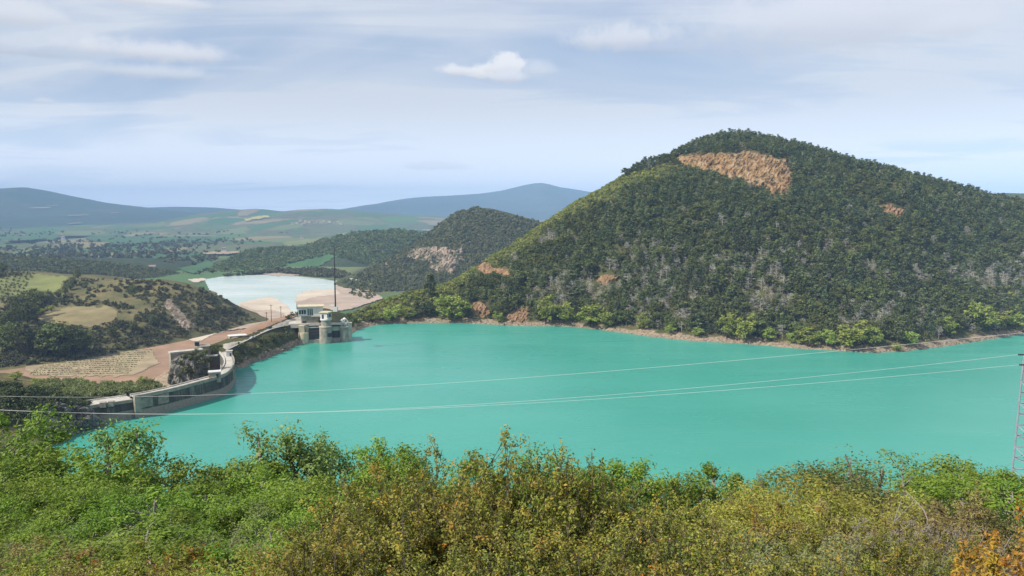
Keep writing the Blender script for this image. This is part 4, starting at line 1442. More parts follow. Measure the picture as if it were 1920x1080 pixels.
def merge(name, protos, pos, scale, rz, m, label=None, cat=None, tshift=None, sz=None):
    """many plants in one object of uncountable growth"""
    Vs, Qs, Ts, n = [], [], [], 0
    which = rng.integers(0, len(protos), len(pos))
    for k, (V, Q, T) in enumerate(protos):
        i = np.flatnonzero(which == k)
        if not len(i):
            continue
        c, s = np.cos(rz[i])[:, None], np.sin(rz[i])[:, None]
        S = scale[i][:, None]
        SZ = S if sz is None else sz[i][:, None]
        X = (V[None, :, 0] * c - V[None, :, 1] * s) * S + pos[i, 0:1]
        Y = (V[None, :, 0] * s + V[None, :, 1] * c) * S + pos[i, 1:2]
        Z = V[None, :, 2] * SZ + pos[i, 2:3]
        Vs.append(np.stack([X, Y, Z], -1).reshape(-1, 3))
        Qs.append((Q[None] + (np.arange(len(i)) * len(V))[:, None, None]).reshape(-1, 4) + n)
        n += len(i) * len(V)
        t = np.tile(T, (len(i), 1))
        sh = rng.uniform(-0.32, 0.32, (len(i), 1)) if tshift is None else tshift[i][:, None]
        Ts.append(np.clip(t + sh, 0, 1).ravel())
    o = mk(name, np.concatenate(Vs), np.concatenate(Qs), m, tint=np.concatenate(Ts))
    o['kind'] = 'stuff'
    if label:
        o['label'] = label
    return o


class Kind:
    """a plant kind: a few mesh variants of crown and wood shared by every copy"""
    def __init__(s, name, cat, protos, leafm, barkm, crown_name='crown', wood_name='trunk'):
        s.name, s.cat = name, cat
        s.cn, s.wn = crown_name, wood_name
        s.cr = [mkmesh(name + '_' + crown_name, *p[0][:2], leafm, p[0][2]) for p in protos]
        s.wd = [mkmesh(name + '_' + wood_name, *p[1][:2], barkm, p[1][2], True) if p[1] is not None else None for p in protos]
        s.i = 0

    def put(s, loc, h, label, group=None, w=1.0, rz=None, v=None):
        k = (s.i if v is None else v) % len(s.cr)
        s.i += 1
        t = thing(s.name, label, s.cat, tuple(float(q) for q in loc), random.uniform(0, 6.28) if rz is None else rz, group)
        t.scale = (h * w, h * w, h)
        link(s.cn, s.cr[k], t)
        if s.wd[k] is not None:
            link(s.wn, s.wd[k], t)
        return t


K = {}
pines = [tree_pine(100 + i) for i in range(6)]
oaks = [tree_round(200 + i) for i in range(5)]
bares = [tree_bare(300 + i) for i in range(5)]
K['pine'] = Kind('pine_tree', 'tree', pines, M['pine'], M['bark'])
K['oak'] = Kind('oak_tree', 'tree', oaks, M['oak'], M['bark'])
def joined(a, b):
    return np.concatenate([a[0], b[0]]), np.concatenate([a[1], b[1] + len(a[0])]), np.concatenate([a[2], b[2]])


bares = [(joined(*p), None) for p in bares]
K['bare'] = Kind('bare_tree', 'tree', bares, M['bare'], M['greybark'], 'branches')
K['willow'] = Kind('willow_tree', 'tree', [tree_round(400 + i, 40, 26, 0.075, 0.42, 0.10) for i in range(5)], M['willow'], M['bark'])
K['darktree'] = Kind('evergreen_tree', 'tree', [tree_round(450 + i, 44, 24, 0.075, 0.34, 0.08) for i in range(4)], M['oak'], M['bark'])
K['conifer'] = Kind('conifer_tree', 'tree', [tree_pine(480 + i, 16, 60) for i in range(3)], M['pine'], M['bark'])
bushes = [bush_far(500 + i) for i in range(8)]
bushm = [bush_far(520 + i, 12, 12, 0.16) for i in range(6)]
K['shrub'] = Kind('shrub', 'shrub', [(b, None) for b in bushm], M['scrub'], M['bark'], 'foliage')


# --- forest on the big hill
def plant_hill():
    xs = np.arange(-320, 1050, 6.0); ys = np.arange(560, 1140, 6.3)
    X, Y = np.meshgrid(xs, ys)
    X = (X + (np.arange(len(ys)) % 2)[:, None] * 3.0 + rng.uniform(-2.6, 2.6, X.shape)).ravel(); Y = (Y + rng.uniform(-2.6, 2.6, Y.shape)).ravel()
    Zg = main(X, Y)
    px, py = proj(X, Y, Zg)
    rp = atY(*np.array(RIDGE, float).T)
    ry = np.interp(X / Y, rp[:, 0] / rp[:, 1], rp[:, 1])
    ok = (px > -30) & (px < 1960) & (Zg > 3.6) & (Y < ry + 14) & (px > 655)
    # bare ground that stays open
    for poly in (QUARRY, [(1640, 385), (1668, 382), (1706, 394), (1690, 410), (1664, 408)], [(893, 498), (905, 488), (925, 500), (962, 510), (958, 517), (905, 514)],
                 [(884, 570), (900, 565), (918, 572), (920, 590), (905, 600), (888, 592)], [(965, 582), (992, 576), (996, 605), (975, 608), (940, 602)], [(1110, 522), (1135, 514), (1160, 520), (1150, 534), (1118, 532)]):
        ok &= ~(inpoly(px, py, poly) | inpoly(px, py - 9, poly) | inpoly(px, py - 4, poly))
    X, Y, Zg, px, py = (q[ok] for q in (X, Y, Zg, px, py))
    n = len(X)
    # scrub flank on the left shoulder and the low toe; forest elsewhere
    scr_poly = [(640, 610), (650, 580), (760, 545), (860, 515), (940, 470), (1050, 390), (1150, 340), (1255, 295), (1290, 318), (1230, 345), (1150, 385), (1080, 420), (1000, 470), (930, 500), (880, 530), (830, 560), (760, 600)]
    nz = fbm(X / 55, Y / 55, 4, 131)
    scrub = polydist(px, py, scr_poly) * np.where(inpoly(px, py, scr_poly), 1, -1) + nz * 34 > 0
    typ = np.zeros(n, int)
    u = rng.random(n)
    mixn = fbm(X / 40, Y / 40, 3, 137)
    typ[u < 0.30 + mixn * 0.5] = 1
    bn = fbm(X / 45, Y / 45, 4, 139)
    midband = np.clip(1 - np.abs(py - 540) / 130, 0, 1) * (px > 960)
    typ[(rng.random(n) < 0.035 + 0.5 * (bn > 0.06) * midband)] = 2
    typ[scrub] = 3
    typ[(px < 1262) & (Y > np.interp(X / Y, _RA, _RY) - 45)] = 3
    gap = (fbm(X / 30, Y / 30, 4, 151) > 0.52) | (rng.random(n) < 0.03)
    typ[gap & (typ < 2)] = 3
    typ[(rng.random(n) < np.clip((mixn - 0.05) * 3, 0, 0.8)) & (typ == 0)] = 1
    H = rng.uniform(9.0, 17.5, n) * (1 - 0.25 * np.clip((Y - 700) / 350, 0, 1))
    H[typ == 1] *= rng.uniform(0.65, 0.95, (typ == 1).sum())
    H[typ == 2] *= 0.80
    W = rng.uniform(0.95, 1.45, n)
    big = H / Y
    done = np.zeros(n, bool)
    P = np.stack([X, Y, Zg - 0.3], -1)
    for kind, code, lim in (('pine', 0, 300), ('oak', 1, 260), ('bare', 2, 280)):
        i = np.flatnonzero((typ == code) & (px > -5) & (px < 1925))
        i = i[np.argsort(-big[i])][:lim]
        done[i] = True
        for j in i:
            zone = 'low on the hill just behind the far shore' if py[j] > 545 else 'half way up the large hill'
            if px[j] < 1100:
                zone += ', left part'
            elif px[j] > 1560:
                zone += ', right part'
            nm = {'pine': 'dark green pine', 'oak': 'rounded mid green oak', 'bare': 'grey leafless tree'}[kind]
            K[kind].put(P[j], H[j], f'{nm} {zone}', f'{nm}s {zone}', W[j])
    for code, pr, m, nm, lab in ((0, [p[0] for p in pines], 'pine', 'pine_forest', 'dense dark pine forest covering the upper slopes of the large hill'),
                                 (1, [p[0] for p in oaks], 'oak', 'oak_wood', 'mid green broadleaf wood mixed among the pines on the large hill'),
                                 (2, [p[0] for p in bares], 'bare', 'bare_wood', 'scattered grey leafless trees higher on the large hill')):
        i = np.flatnonzero((typ == code) & ~done)
        if len(i):
            merge(nm, pr, P[i], H[i] * W[i], rng.uniform(0, 6.28, len(i)), M[m], lab, sz=H[i])
    # scrub: denser, low
    i = np.flatnonzero(typ == 3)
    Q = np.concatenate([P[i] + np.c_[rng.uniform(-3, 3, (len(i), 2)), np.zeros(len(i))] for _ in range(3)])
    Q[:, 2] = main(Q[:, 0], Q[:, 1]) - 0.2
    Q = Q[Q[:, 2] > 2.0]
    merge('scrub', bushes, Q, rng.uniform(2.2, 5.5, len(Q)), rng.uniform(0, 6.28, len(Q)), M['shoulder'], 'low green scrub on the left shoulder of the large hill')
    # brush under the trees
    i = np.flatnonzero(rng.random(n) < 0.35)
    Q = P[i] + np.c_[rng.uniform(-4, 4, (len(i), 2)), np.zeros(len(i))]
    Q[:, 2] = main(Q[:, 0], Q[:, 1]) - 0.2
    merge('undergrowth', bushes, Q, rng.uniform(2.0, 4.5, len(Q)), rng.uniform(0, 6.28, len(Q)), M['scrub'], 'dull brownish undergrowth between the trees of the large hill')
    # small growth on the quarry rock edge
    print('hill trees', n, [int((typ == q).sum()) for q in range(4)])


plant_hill()


def at_hill(px, py, f=main, Y0=480, Y1=1200):
    P, ok = f.hit(np.array([float(px)]), np.array([float(py)]), Y0, Y1)
    return P[0] if ok[0] else None


# --- light green willows and bushes along the far shore: foot pixel, height in pixels, width factor
WIL = [(700, 604, 26, 1.2, 'light green willow left of the rounded shoreline willow, nearest the intake works'), (735, 603, 30, 1.3, 'light green willow second from the intake works on the far shore'),
       (765, 601, 26, 1.2, 'low light green willow touching the left side of the big rounded willow'), (847, 602, 50, 1.15, 'big rounded bright willow on the far shore, left of the red scar'),
       (1022, 608, 54, 0.8, 'tall pointed bright willow on the far shore, left one of a pair'), (1056, 608, 44, 0.9, 'slightly darker willow, right one of the pair on the far shore'),
       (935, 606, 22, 0.9, 'small willow between the red scar and the pale gully'), (1108, 612, 40, 1.4, 'broad yellowish willow bush right of the willow pair'), (1140, 615, 30, 1.1, 'low yellowish bush at the right end of the broad willow bush'),
       (1203, 620, 34, 0.8, 'single small willow on the pale bank in the middle of the far shore'), (1362, 636, 52, 0.65, 'tall slim willow left of the wider pale one on the far shore'),
       (1398, 640, 50, 0.9, 'wide pale willow beside the tall slim one'), (1440, 641, 26, 1.0, 'low willow bush right of the wide pale willow'), (1484, 645, 22, 0.8, 'small dark willow bush in the gap of the shoreline willows'),
       (1512, 650, 36, 1.2, 'round willow bush at the left end of the bright clump'), (1550, 651, 34, 1.1, 'willow bush second in the bright clump on the shore'), (1598, 653, 50, 1.3, 'largest bright willow in the middle of the shoreline clump'),
       (1638, 652, 40, 0.8, 'pointed willow at the right end of the bright clump'), (1705, 648, 28, 1.2, 'pale willow bush near the low point of the far shore'), (1772, 630, 36, 0.9, 'small round willow below the dark pines'),
       (1840, 622, 58, 0.85, 'tall bright green willow high on the right bank'), (1872, 622, 40, 1.0, 'round willow right of the tall bright one'), (1905, 618, 30, 1.1, 'low willow at the far right end of the shore'), (1682, 660, 18, 1.0, 'tiny bush standing at the waterline'),
       (1255, 626, 18, 1.2, 'low bush on the pale shore bank right of the single small willow'), (1310, 632, 20, 1.2, 'low bush on the shore left of the tall slim willow')]
for px, py, hp, w, lab in WIL:
    p = at_hill(px, py - 1)
    if p is None:
        continue
    K['willow'].put(p - [0, 0, 0.4], hp * p[1] / FPX * 1.05, lab, 'willows along the far shore', w * 1.3)
for px, py, hp, w, lab in ((808, 560, 48, 0.75, 'dark pointed conifer standing alone on the low toe of the hill'), (640, 582, 36, 0.8, 'dark conifer beside the foot of the mast'), (665, 588, 22, 1.0, 'small dark conifer right of the mast')):
    p = at_hill(px, py)
    if p is None:
        continue
    K['conifer'].put(p - [0, 0, 0.4], hp * p[1] / FPX, lab, 'dark conifers near the mast', w * 1.35)

# shrubs on the embankment and around the intake works: individual bushes
emb = [(445, 668), (458, 664), (470, 658), (484, 655), (498, 648), (512, 640), (526, 634), (540, 630), (520, 646), (500, 657), (478, 668), (452, 676), (536, 622), (510, 632), (490, 640), (466, 650), (450, 657),
       (665, 604), (680, 600), (672, 612), (690, 596), (660, 590), (676, 588), (700, 592), (655, 598), (720, 590), (716, 600), (740, 585), (760, 580), (690, 583), (732, 596), (780, 578), (790, 590), (770, 592), (560, 590), (548, 592), (556, 585), (540, 598)]
for i, (px, py) in enumerate(emb):
    p = at_hill(px, py)
    if p is None:
        continue
    right = px > 600
    K['shrub' if i % 4 else 'oak'].put(p - [0, 0, 0.5], random.uniform(5, 9) if right else random.uniform(4.0, 7), 'green shrub on the bank %s' % ('right of the intake works' if right else 'below the road wall'),
                                       'shrubs on the bank %s' % ('right of the intake works' if right else 'below the road wall'), 1.2)


def scatter(f, poly, n, Y0, Y1, size, protos, m, name, label, dens=None, lift=-0.2, tshift=None):
    pxs = [p[0] for p in poly]; pys = [p[1] for p in poly]
    gx = rng.uniform(min(pxs), max(pxs), n * 3); gy = rng.uniform(min(pys), max(pys), n * 3)
    k = inpoly(gx, gy, poly)
    gx, gy = gx[k][:n], gy[k][:n]
    if f is None:
        P = atz(gx, gy, Y0); ok = np.ones(len(gx), bool)
    else:
        P, ok = f.hit(gx, gy, Y0, Y1)
    P = P[ok]
    if dens is not None:
        P = P[dens(P[:, 0], P[:, 1]) > rng.random(len(P))]
    P[:, 2] += lift
    return merge(name, protos, P, rng.uniform(*size, len(P)), rng.uniform(0, 6.28, len(P)), M[m], label, tshift=tshift)


# stones along the shore
def stones():
    r = np.random.default_rng(77)
    V = unit(r.normal(size=(40, 3)))
    pr = []
    for k in range(5):
        n1, n2 = 7, 9
        vv = []
        for i in range(n1):
            th = math.pi * i / (n1 - 1)
            for j in range(n2):
                a = 2 * math.pi * j / n2
                q = 0.5 * (1 + 0.35 * float(vnoise(np.array([i * 1.3 + k * 7]), np.array([j * 1.1]), k)[0]) * 2)
                vv.append((q * math.sin(th) * math.cos(a), q * math.sin(th) * math.sin(a), 0.6 * q * math.cos(th)))
        idx = np.arange(n1 * n2).reshape(n1, n2); nx = np.roll(idx, -1, 1)
        Q = np.stack([idx[:-1], idx[1:], nx[1:], nx[:-1]], -1).reshape(-1, 4)
        pr.append((np.array(vv), Q, np.full(len(Q), 0.5)))
    S = resample(atz(*np.array(SHORE, float).T, 0.0), 1.2)
    S = np.concatenate([S, S, S[: len(S) // 4], S[: len(S) // 4]])
    d = unit(S[:, :2])
    S[:, :2] += d * rng.uniform(-2, 7, (len(S), 1)) + rng.normal(size=(len(S), 2)) * 0.8
    S[:, 2] = main(S[:, 0], S[:, 1]) - 0.1
    S = S[S[:, 2] < 4.5]
    merge('shore_stones', pr, S, rng.uniform(0.5, 2.3, len(S)), rng.uniform(0, 6.28, len(S)), M['shorerock'], 'pale stones strewn along the waterline')


stones()

# --- scrub on the second hill, woodland on ridges and plain
scatter(second, [(640, 530), (700, 500), (800, 440), (860, 395), (890, 389), (1010, 415), (1010, 440), (900, 520), (800, 545), (700, 550)], 5200, 1300, 1990, (5, 11), bushes, 'scrub', 'hill_scrub', 'dark green scrub dotting the second hill')
scatter(dark, [(380, 512), (470, 468), (540, 466), (640, 440), (760, 431), (800, 440), (700, 500), (620, 478), (540, 496), (500, 515), (400, 515)], 3600, 1950, 2600, (8, 17), bushes, 'oak', 'ridge_wood', 'dark wood covering the low ridge behind the pond')
scatter(lowl, [(-20, 478), (120, 488), (200, 495), (300, 508), (380, 522), (330, 530), (200, 520), (0, 508)], 1700, 1300, 2000, (7, 14), bushes, 'scrub', 'valley_wood', 'dark wood in the valley behind the left hill')
wood_d = lambda x, y: np.clip((fbm(x / 500, y / 900, 4, 171) + 0.05) * 5, 0.03, 1)
scatter(None, [(-20, 425), (200, 425), (500, 418), (640, 420), (820, 425), (800, 440), (560, 470), (400, 515), (0, 505)], 2600, VZ + 2, None, (9, 24), bushes, 'scrub', 'plain_wood', 'hedges and small woods scattered over the farmed plain', wood_d)
scatter(None, [(640, 524), (690, 530), (715, 548), (690, 562), (655, 552)], 90, Zp + 1.2, None, (4, 9), bushes, 'scrub', 'bank_scrub', 'scattered shrubs on the reddish bank by the pale track')
scatter(None, [(385, 522), (520, 508), (600, 505), (640, 512), (660, 522), (600, 520), (520, 512), (400, 520)], 500, VZ + 1, None, (8, 16), bushes, 'scrub', 'pond_scrub', 'scrub along the far bank of the pond')

# --- left hill: scrub, trees, olive grove
dl = lambda x, y: np.clip((fbm(x / 45, y / 45, 4, 181) + 0.10) * 4, 0.05, 1)


def left_scrub():
    poly = [(-10, 690), (-10, 512), (140, 520), (300, 528), (400, 545), (478, 600), (400, 622), (300, 645), (150, 674)]
    n = 4200
    gx = rng.uniform(-10, 480, n * 2); gy = rng.uniform(510, 690, n * 2)
    k = inpoly(gx, gy, poly)
    for q in ([(-20, 560), (0, 518), (60, 515), (128, 519), (118, 538), (100, 552), (40, 556)], [(66, 598), (90, 582), (140, 576), (200, 574), (224, 582), (218, 600), (170, 612), (100, 612)], [(306, 562), (318, 560), (340, 585), (358, 604), (372, 618), (345, 618), (322, 600)]):
        k &= ~inpoly(gx, gy, q)
    gx, gy = gx[k], gy[k]
    P, ok = left.hit(gx, gy, 700, 1400)
    P, gx, gy = P[ok], gx[ok], gy[ok]
    dn = dl(P[:, 0], P[:, 1])
    dn = np.maximum(dn, np.where((gx > 260) & (gy > 535), 0.35, 0))           # darker wooded end
    dn = np.maximum(dn, np.where((gx < 300) & (gy > 612), 0.4, 0))
    dn = np.where((gx > 130) & (gx < 300) & (gy < 575), dn * 0.45, dn)
    k = dn > rng.random(len(P))
    P = P[k]; P[:, 2] -= 0.3
    merge('hill_scrub', bushes, P, rng.uniform(3, 8, len(P)), rng.uniform(0, 6.28, len(P)), M['scrub'], 'olive scrub covering the dry hill left of the dam')


left_scrub()
LT = [(20, 660, 60), (44, 668, 66), (66, 662, 50), (86, 668, 56), (104, 668, 68), (122, 666, 62), (140, 662, 52), (158, 660, 46), (12, 625, 44), (32, 618, 50), (52, 606, 46), (64, 596, 52), (36, 590, 40), (18, 585, 36), (52, 580, 40),
      (66, 572, 34), (78, 566, 22), (92, 562, 20), (110, 560, 20), (122, 552, 18), (132, 544, 18), (138, 534, 20), (6, 512, 22), (146, 522, 18), (196, 520, 12), (160, 540, 14), (176, 648, 36), (196, 644, 34), (214, 636, 30), (232, 634, 30), (250, 624, 26), (268, 622, 28), (240, 612, 22), (286, 612, 24), (300, 624, 22), (260, 600, 20), (276, 590, 22), (232, 560, 22), (250, 556, 24), (268, 560, 22), (340, 552, 20), (360, 556, 22), (380, 562, 22), (372, 582, 20), (392, 580, 20), (410, 584, 20), (430, 590, 16), (320, 540, 16), (400, 566, 18)]
for px, py, hp in LT:
    if px > 165 and px % 8 in (0, 4):
        continue
    P, ok = left.hit(np.array([px]), np.array([float(py)]), 700, 1400)
    if not ok[0]:
        P = atz(np.array([px]), np.array([float(py)]), VZ)
    p = P[0]
    where = 'in the dark clump at the foot of the left hill' if py > 610 and px < 170 else ('below the olive grove on the left hill' if px < 150 else 'on the wooded right end of the left hill')
    K['darktree'].put(p - [0, 0, 0.5], hp * p[1] / FPX, 'dark evergreen tree ' + where, 'dark evergreen trees ' + where, random.uniform(0.9, 1.25))
for px, py, hp, w in ((82, 588, 12, 1.5), (96, 584, 12, 1.5), (70, 592, 10, 1.5)):
    P, ok = left.hit(np.array([px]), np.array([float(py)]), 700, 1400)
    K['willow'].put(P[0], hp * P[0][1] / FPX, 'bright green bush in the row above the tan meadow', 'bright bushes above the tan meadow', w)
# olive grove rows
OL = Kind('olive_tree', 'tree', [(bush_far(560 + i, 8, 10, 0.2), None) for i in range(4)], M['scrub'], M['bark'], 'crown')
a0, a1, b0, b1 = (atY(x, y, Y) for x, y, Y in ((-30, 550, 1075), (40, 552, 1070), (-12, 514, 1210), (62, 514, 1205)))
for i in range(9):
    for j in range(10):
        s, q = i / 8, j / 9
        p = (a0 * (1 - s) + a1 * s) * (1 - q) + (b0 * (1 - s) + b1 * s) * q
        x, y = p[0] + random.uniform(-1.5, 1.5), p[1] + random.uniform(-1.5, 1.5)
        z = float(left(x, y))
        qx, qy = proj(x, y, z)
        if qx < -6:
            continue
        OL.put((x, y, z), random.uniform(4.2, 5.8), 'small dark round tree planted in the rows of the hilltop grove', 'orchard trees on the left hilltop')
# rows of crops below the dam
for i in range(12):
    t = i / 11
    ya, yb = 703 - t * 38, 700 - t * 44
    xa, xb = 52 + t * 60, 240 + t * 45
    A, B = atz(xa, ya, Zp + 0.3), atz(xb, yb, Zp + 0.3)
    n = int(np.linalg.norm(B - A) / 1.2)
    P = A[None] * (1 - np.linspace(0, 1, n)[:, None]) + B[None] * np.linspace(0, 1, n)[:, None]
    P += rng.normal(size=P.shape) * np.array([0.3, 0.4, 0.0])
    P = P[rng.random(n) > 0.22]
    o = merge('crop_row', bushes, P, rng.uniform(1.0, 1.7, len(P)), rng.uniform(0, 6.28, len(P)), M['sage'])
    del o['kind']
    tag(o, 'straight row of low grey green bushes in the straw field below the dam', 'crop row', 'crop rows below the dam')
# scrub on the spur and behind the dam
scatter(spur, [(60, 735), (90, 700), (200, 706), (330, 690), (330, 722), (250, 742), (150, 752)], 800, 380, 680, (2.5, 6), bushm, 'sage', 'spur_scrub', 'green scrub on the slope behind the near end of the dam')
scatter(spur, [(0, 720), (60, 725), (160, 750), (170, 770), (100, 790), (0, 800)], 420, 340, 460, (3, 6), bushm, 'pine', 'cliff_scrub', 'dark scrub on the shaded cliff at the near end of the dam')
for px, py, hp, w, lab in ((310, 716, 26, 1.3, 'fresh green bush at the foot of the rock knoll'), (296, 718, 22, 1.4, 'darker green bush left of the rock knoll'), (270, 722, 20, 1.4, 'rounded bush in the scrub behind the dam'), (150, 712, 16, 1.5, 'small bright bush left in the scrub behind the dam'), (30, 712, 18, 1.6, 'bright bush on top of the shaded cliff'), (70, 722, 16, 1.6, 'orange green bush on the edge of the shaded cliff')):
    P, ok = spur.hit(np.array([px]), np.array([float(py)]), 330, 680)
    if not ok[0]:
        P = atz(np.array([px]), np.array([float(py)]), 8.0)
        P[:, 2] = spur(P[:, 0], P[:, 1])
    K['willow' if hp != 22 else 'darktree'].put(P[0] - [0, 0, 0.4], hp * P[0][1] / FPX, lab, None, w)
for i, (deg, q, z, h) in enumerate(((-60, 9.5, 8, 5), (-35, 10, 9, 5), (-15, 10.5, 11, 5), (-80, 8.5, 11, 4.5), (-48, 8.5, 13, 5), (-20, 9, 16, 5), (-95, 6.5, 15, 4.5), (-60, 6, 17, 5), (-30, 6.5, 18.5, 4.5), (-5, 7, 18.5, 4.5),
                                    (-75, 3.5, 19.5, 4), (-20, 3, 20.5, 4), (60, 4, 20, 4), (-45, 11, 5, 4.5), (-10, 12, 7, 4.5), (-100, 8.0, 8, 3.5), (-70, 10.5, 13, 5), (-40, 11, 16, 5), (-10, 11.5, 15, 5), (-55, 8, 19, 5), (-25, 8.5, 20, 4.5), (0, 9, 20, 4.5), (-85, 5, 20, 4), (-50, 2, 21, 4))):
    a = R(deg)
    K['shrub' if i % 3 else 'oak'].put((knoll_c[0] + (q + 1.8) * math.cos(a), knoll_c[1] + (q + 1.8) * math.sin(a), z - 0.3), h, 'green and rusty shrub growing on the rock knoll behind the dam', 'shrubs on the rock knoll', 1.35)
for px, py, hp, w, lab in ((408, 662, 20, 1.6, 'rounded olive bush beside the round chamber, right one'), (398, 660, 16, 1.4, 'rounded olive bush beside the round chamber, left one')):
    p = atz(px, py, 10.5)
    K['oak'].put(p - [0, 0, 0.6], hp * p[1] / FPX, lab, None, w)

# small bushes clinging to the bare rock and its rim
def rock_growth():
    P = []
    for poly, f, n, Y0, Y1 in ((QUARRY, main, 240, 850, 1150), ([(1640, 385), (1668, 382), (1706, 394), (1690, 410), (1664, 408)], main, 30, 700, 1100), ([(893, 498), (905, 488), (925, 500), (962, 510), (958, 517), (905, 514)], main, 22, 650, 1000),
                               ([(884, 570), (900, 565), (918, 572), (920, 590), (905, 600), (888, 592)], main, 16, 600, 900), ([(965, 582), (992, 576), (996, 605), (975, 608), (940, 602)], main, 16, 600, 900), ([(1110, 522), (1135, 514), (1160, 520), (1150, 534), (1118, 532)], main, 20, 600, 900),
                               ([(770, 470), (868, 468), (872, 490), (850, 510), (812, 514), (762, 488)], second, 90, 1350, 1950)):
        pxs = [p[0] for p in poly]; pys = [p[1] for p in poly]
        gx, gy = rng.uniform(min(pxs) - 6, max(pxs) + 6, n * 8), rng.uniform(min(pys) - 3, max(pys) + 4, n * 8)
        d = polydist(gx, gy, poly) * np.where(inpoly(gx, gy, poly), 1, -1)
        k = (d > -7) & (rng.random(len(gx)) < np.where(d < 4, 0.9, 0.25))
        gx, gy = gx[k][:n], gy[k][:n]
        Q, ok = f.hit(gx, gy, Y0, Y1)
        Q = Q[ok]; Q[:, 1] -= 1.2
        P.append(Q)
    P = np.concatenate(P)
    merge('rock_growth', bushes, P, rng.uniform(2.0, 5.0, len(P)), rng.uniform(0, 6.28, len(P)), M['scrub'], 'small bushes growing over the bare rock of the cliffs')


rock_growth()


# ---------------------------------------------------------------- the thicket in front of the camera
def tree_ash(seed, clumps=62, per=95, leaf=0.026, wide=0.40, low=0.10, feather=0.5, peaks=1):
    """several stems, ascending limbs, feathery sprays of small leaves"""
    r = np.random.default_rng(seed)
    b = MB()
    cen, rad, ax = [], [], []
    stems = []
    for p in range(peaks):
        a = r.uniform(0, 2 * np.pi)
        q = 0 if peaks == 1 else wide * r.uniform(0.3, 0.75)
        stems.append((np.array([q * math.cos(a), q * math.sin(a), r.uniform(0.8, 1.0)]), r.uniform(0.02, 0.03)))
    for top, rd in stems:
        P = limb(np.array([0, 0, -0.1]), top * np.array([1, 1, 0.93]), 0.06, r, 8)
        b.tube(P, np.linspace(rd, 0.004, 8), 6, 0.3)
        n = clumps // peaks
        for i in range(n):
            t = r.uniform(low + 0.05, 1.0) ** 0.85
            k = t * 7
            base = P[int(min(k, 6))] * (1 - (k - int(min(k, 6)))) + P[int(min(k, 6)) + 1] * (k - int(min(k, 6)))
            w = wide / (peaks ** 0.5) * math.sqrt(max(0.02, 1 - ((t - 0.42) / 0.60) ** 2))
            a = r.uniform(0, 2 * np.pi); q = w * r.uniform(0.25, 1.0) ** 0.7
            e = base + np.array([q * math.cos(a), q * math.sin(a), q * r.uniform(0.1, 0.7)])
            e[2] = min(e[2], top[2] + r.uniform(-0.03, 0.02))
            if r.random() < 0.6:
                b.tube(limb(base - np.array([0, 0, 0.06]), e, 0.1, r, 4), [0.008, 0.006, 0.004, 0.0015], 4, r.random())
            cen.append(e); rad.append(r.uniform(0.05, 0.10)); ax.append(unit(e - base + np.array([0, 0, 0.05])))
    cen, rad, ax = np.array(cen), np.array(rad), np.array(ax)
    m = len(cen)
    ci = np.repeat(np.arange(m), per)
    # each spray is a shallow tuft stretched along its limb, leaves mostly on its outside
    d = unit(r.normal(size=(m * per, 3)))
    q = r.random(m * per) ** 0.45
    P = cen[ci] + d * (q * rad[ci])[:, None] * np.array([1.05, 1.05, 0.62]) + ax[ci] * (r.uniform(-0.9, 0.8, m * per) * rad[ci] * 0.9)[:, None]
    N = unit(r.normal(size=P.shape) * 0.45 + np.array([0, 0, 0.75]) + d * 0.7)
    V, Q = leaves(P, N, leaf * r.uniform(0.7, 1.35, len(P)), r, feather, 0.1)
    ct = r.random(m)
    T = np.clip(ct[ci] * 0.5 + r.random(len(P)) * 0.5, 0, 1)
    return (V, Q, T), b.arrays()


def shrub_near(seed, stems=50, tw=16, lf=34, leaf=0.0165, R0=0.34, asp=0.55, tip=0.5, dry=0.0, upright=0.45):
    r = np.random.default_rng(seed)
    b = MB()
    PP, NN, TT = [], [], []
    for i in range(stems):
        a = r.uniform(0, 2 * np.pi); q = R0 * math.sqrt(r.random())
        h = r.uniform(0.55, 1.0) * (1 - 0.45 * (q / R0) ** 2)
        base = np.array([q * 0.35 * math.cos(a), q * 0.35 * math.sin(a), -0.08])
        e = np.array([q * math.cos(a), q * math.sin(a), h])
        P = limb(base, e, 0.10, r, 7)
        b.tube(P, np.linspace(0.006, 0.0014, 7), 5, r.random())
        ts = r.uniform(0.22, 1.0, tw) ** 0.8
        st_t = r.random() * 0.35
        for t in ts:
            k = t * 6; j = int(min(k, 5))
            p0 = P[j] * (1 - (k - j)) + P[j + 1] * (k - j)
            d = unit(r.normal(size=3) * 0.8 + unit(P[j + 1] - P[j]) * 0.6 + np.array([0, 0, upright]))
            ln = r.uniform(0.05, 0.13)
            p1 = p0 + d * ln
            b.tube([p0, p0 + d * ln * 0.5 + r.normal(size=3) * 0.006, p1], [0.0022, 0.0016, 0.0008], 3, r.random())
            if r.random() < dry:
                continue
            n = int(lf * r.uniform(0.6, 1.2))
            s = r.uniform(0.15, 1.08, n)
            rad = unit(r.normal(size=(n, 3)))
            PP.append(p0 + d * (ln * s)[:, None] + rad * leaf * r.uniform(0.4, 1.6, (n, 1)))
            NN.append(unit(rad * 0.6 + d * 0.5 + r.normal(size=(n, 3)) * 0.4 + np.array([0, 0, 0.35])))
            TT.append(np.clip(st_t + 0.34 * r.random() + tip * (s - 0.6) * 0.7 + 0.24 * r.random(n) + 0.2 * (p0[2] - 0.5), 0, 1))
    P, N, T = np.concatenate(PP), np.concatenate(NN), np.concatenate(TT)
    V, Q = leaves(P, N, leaf * r.uniform(0.65, 1.3, len(P)), r, asp, 0.12)
    return (V, Q, T), b.arrays()


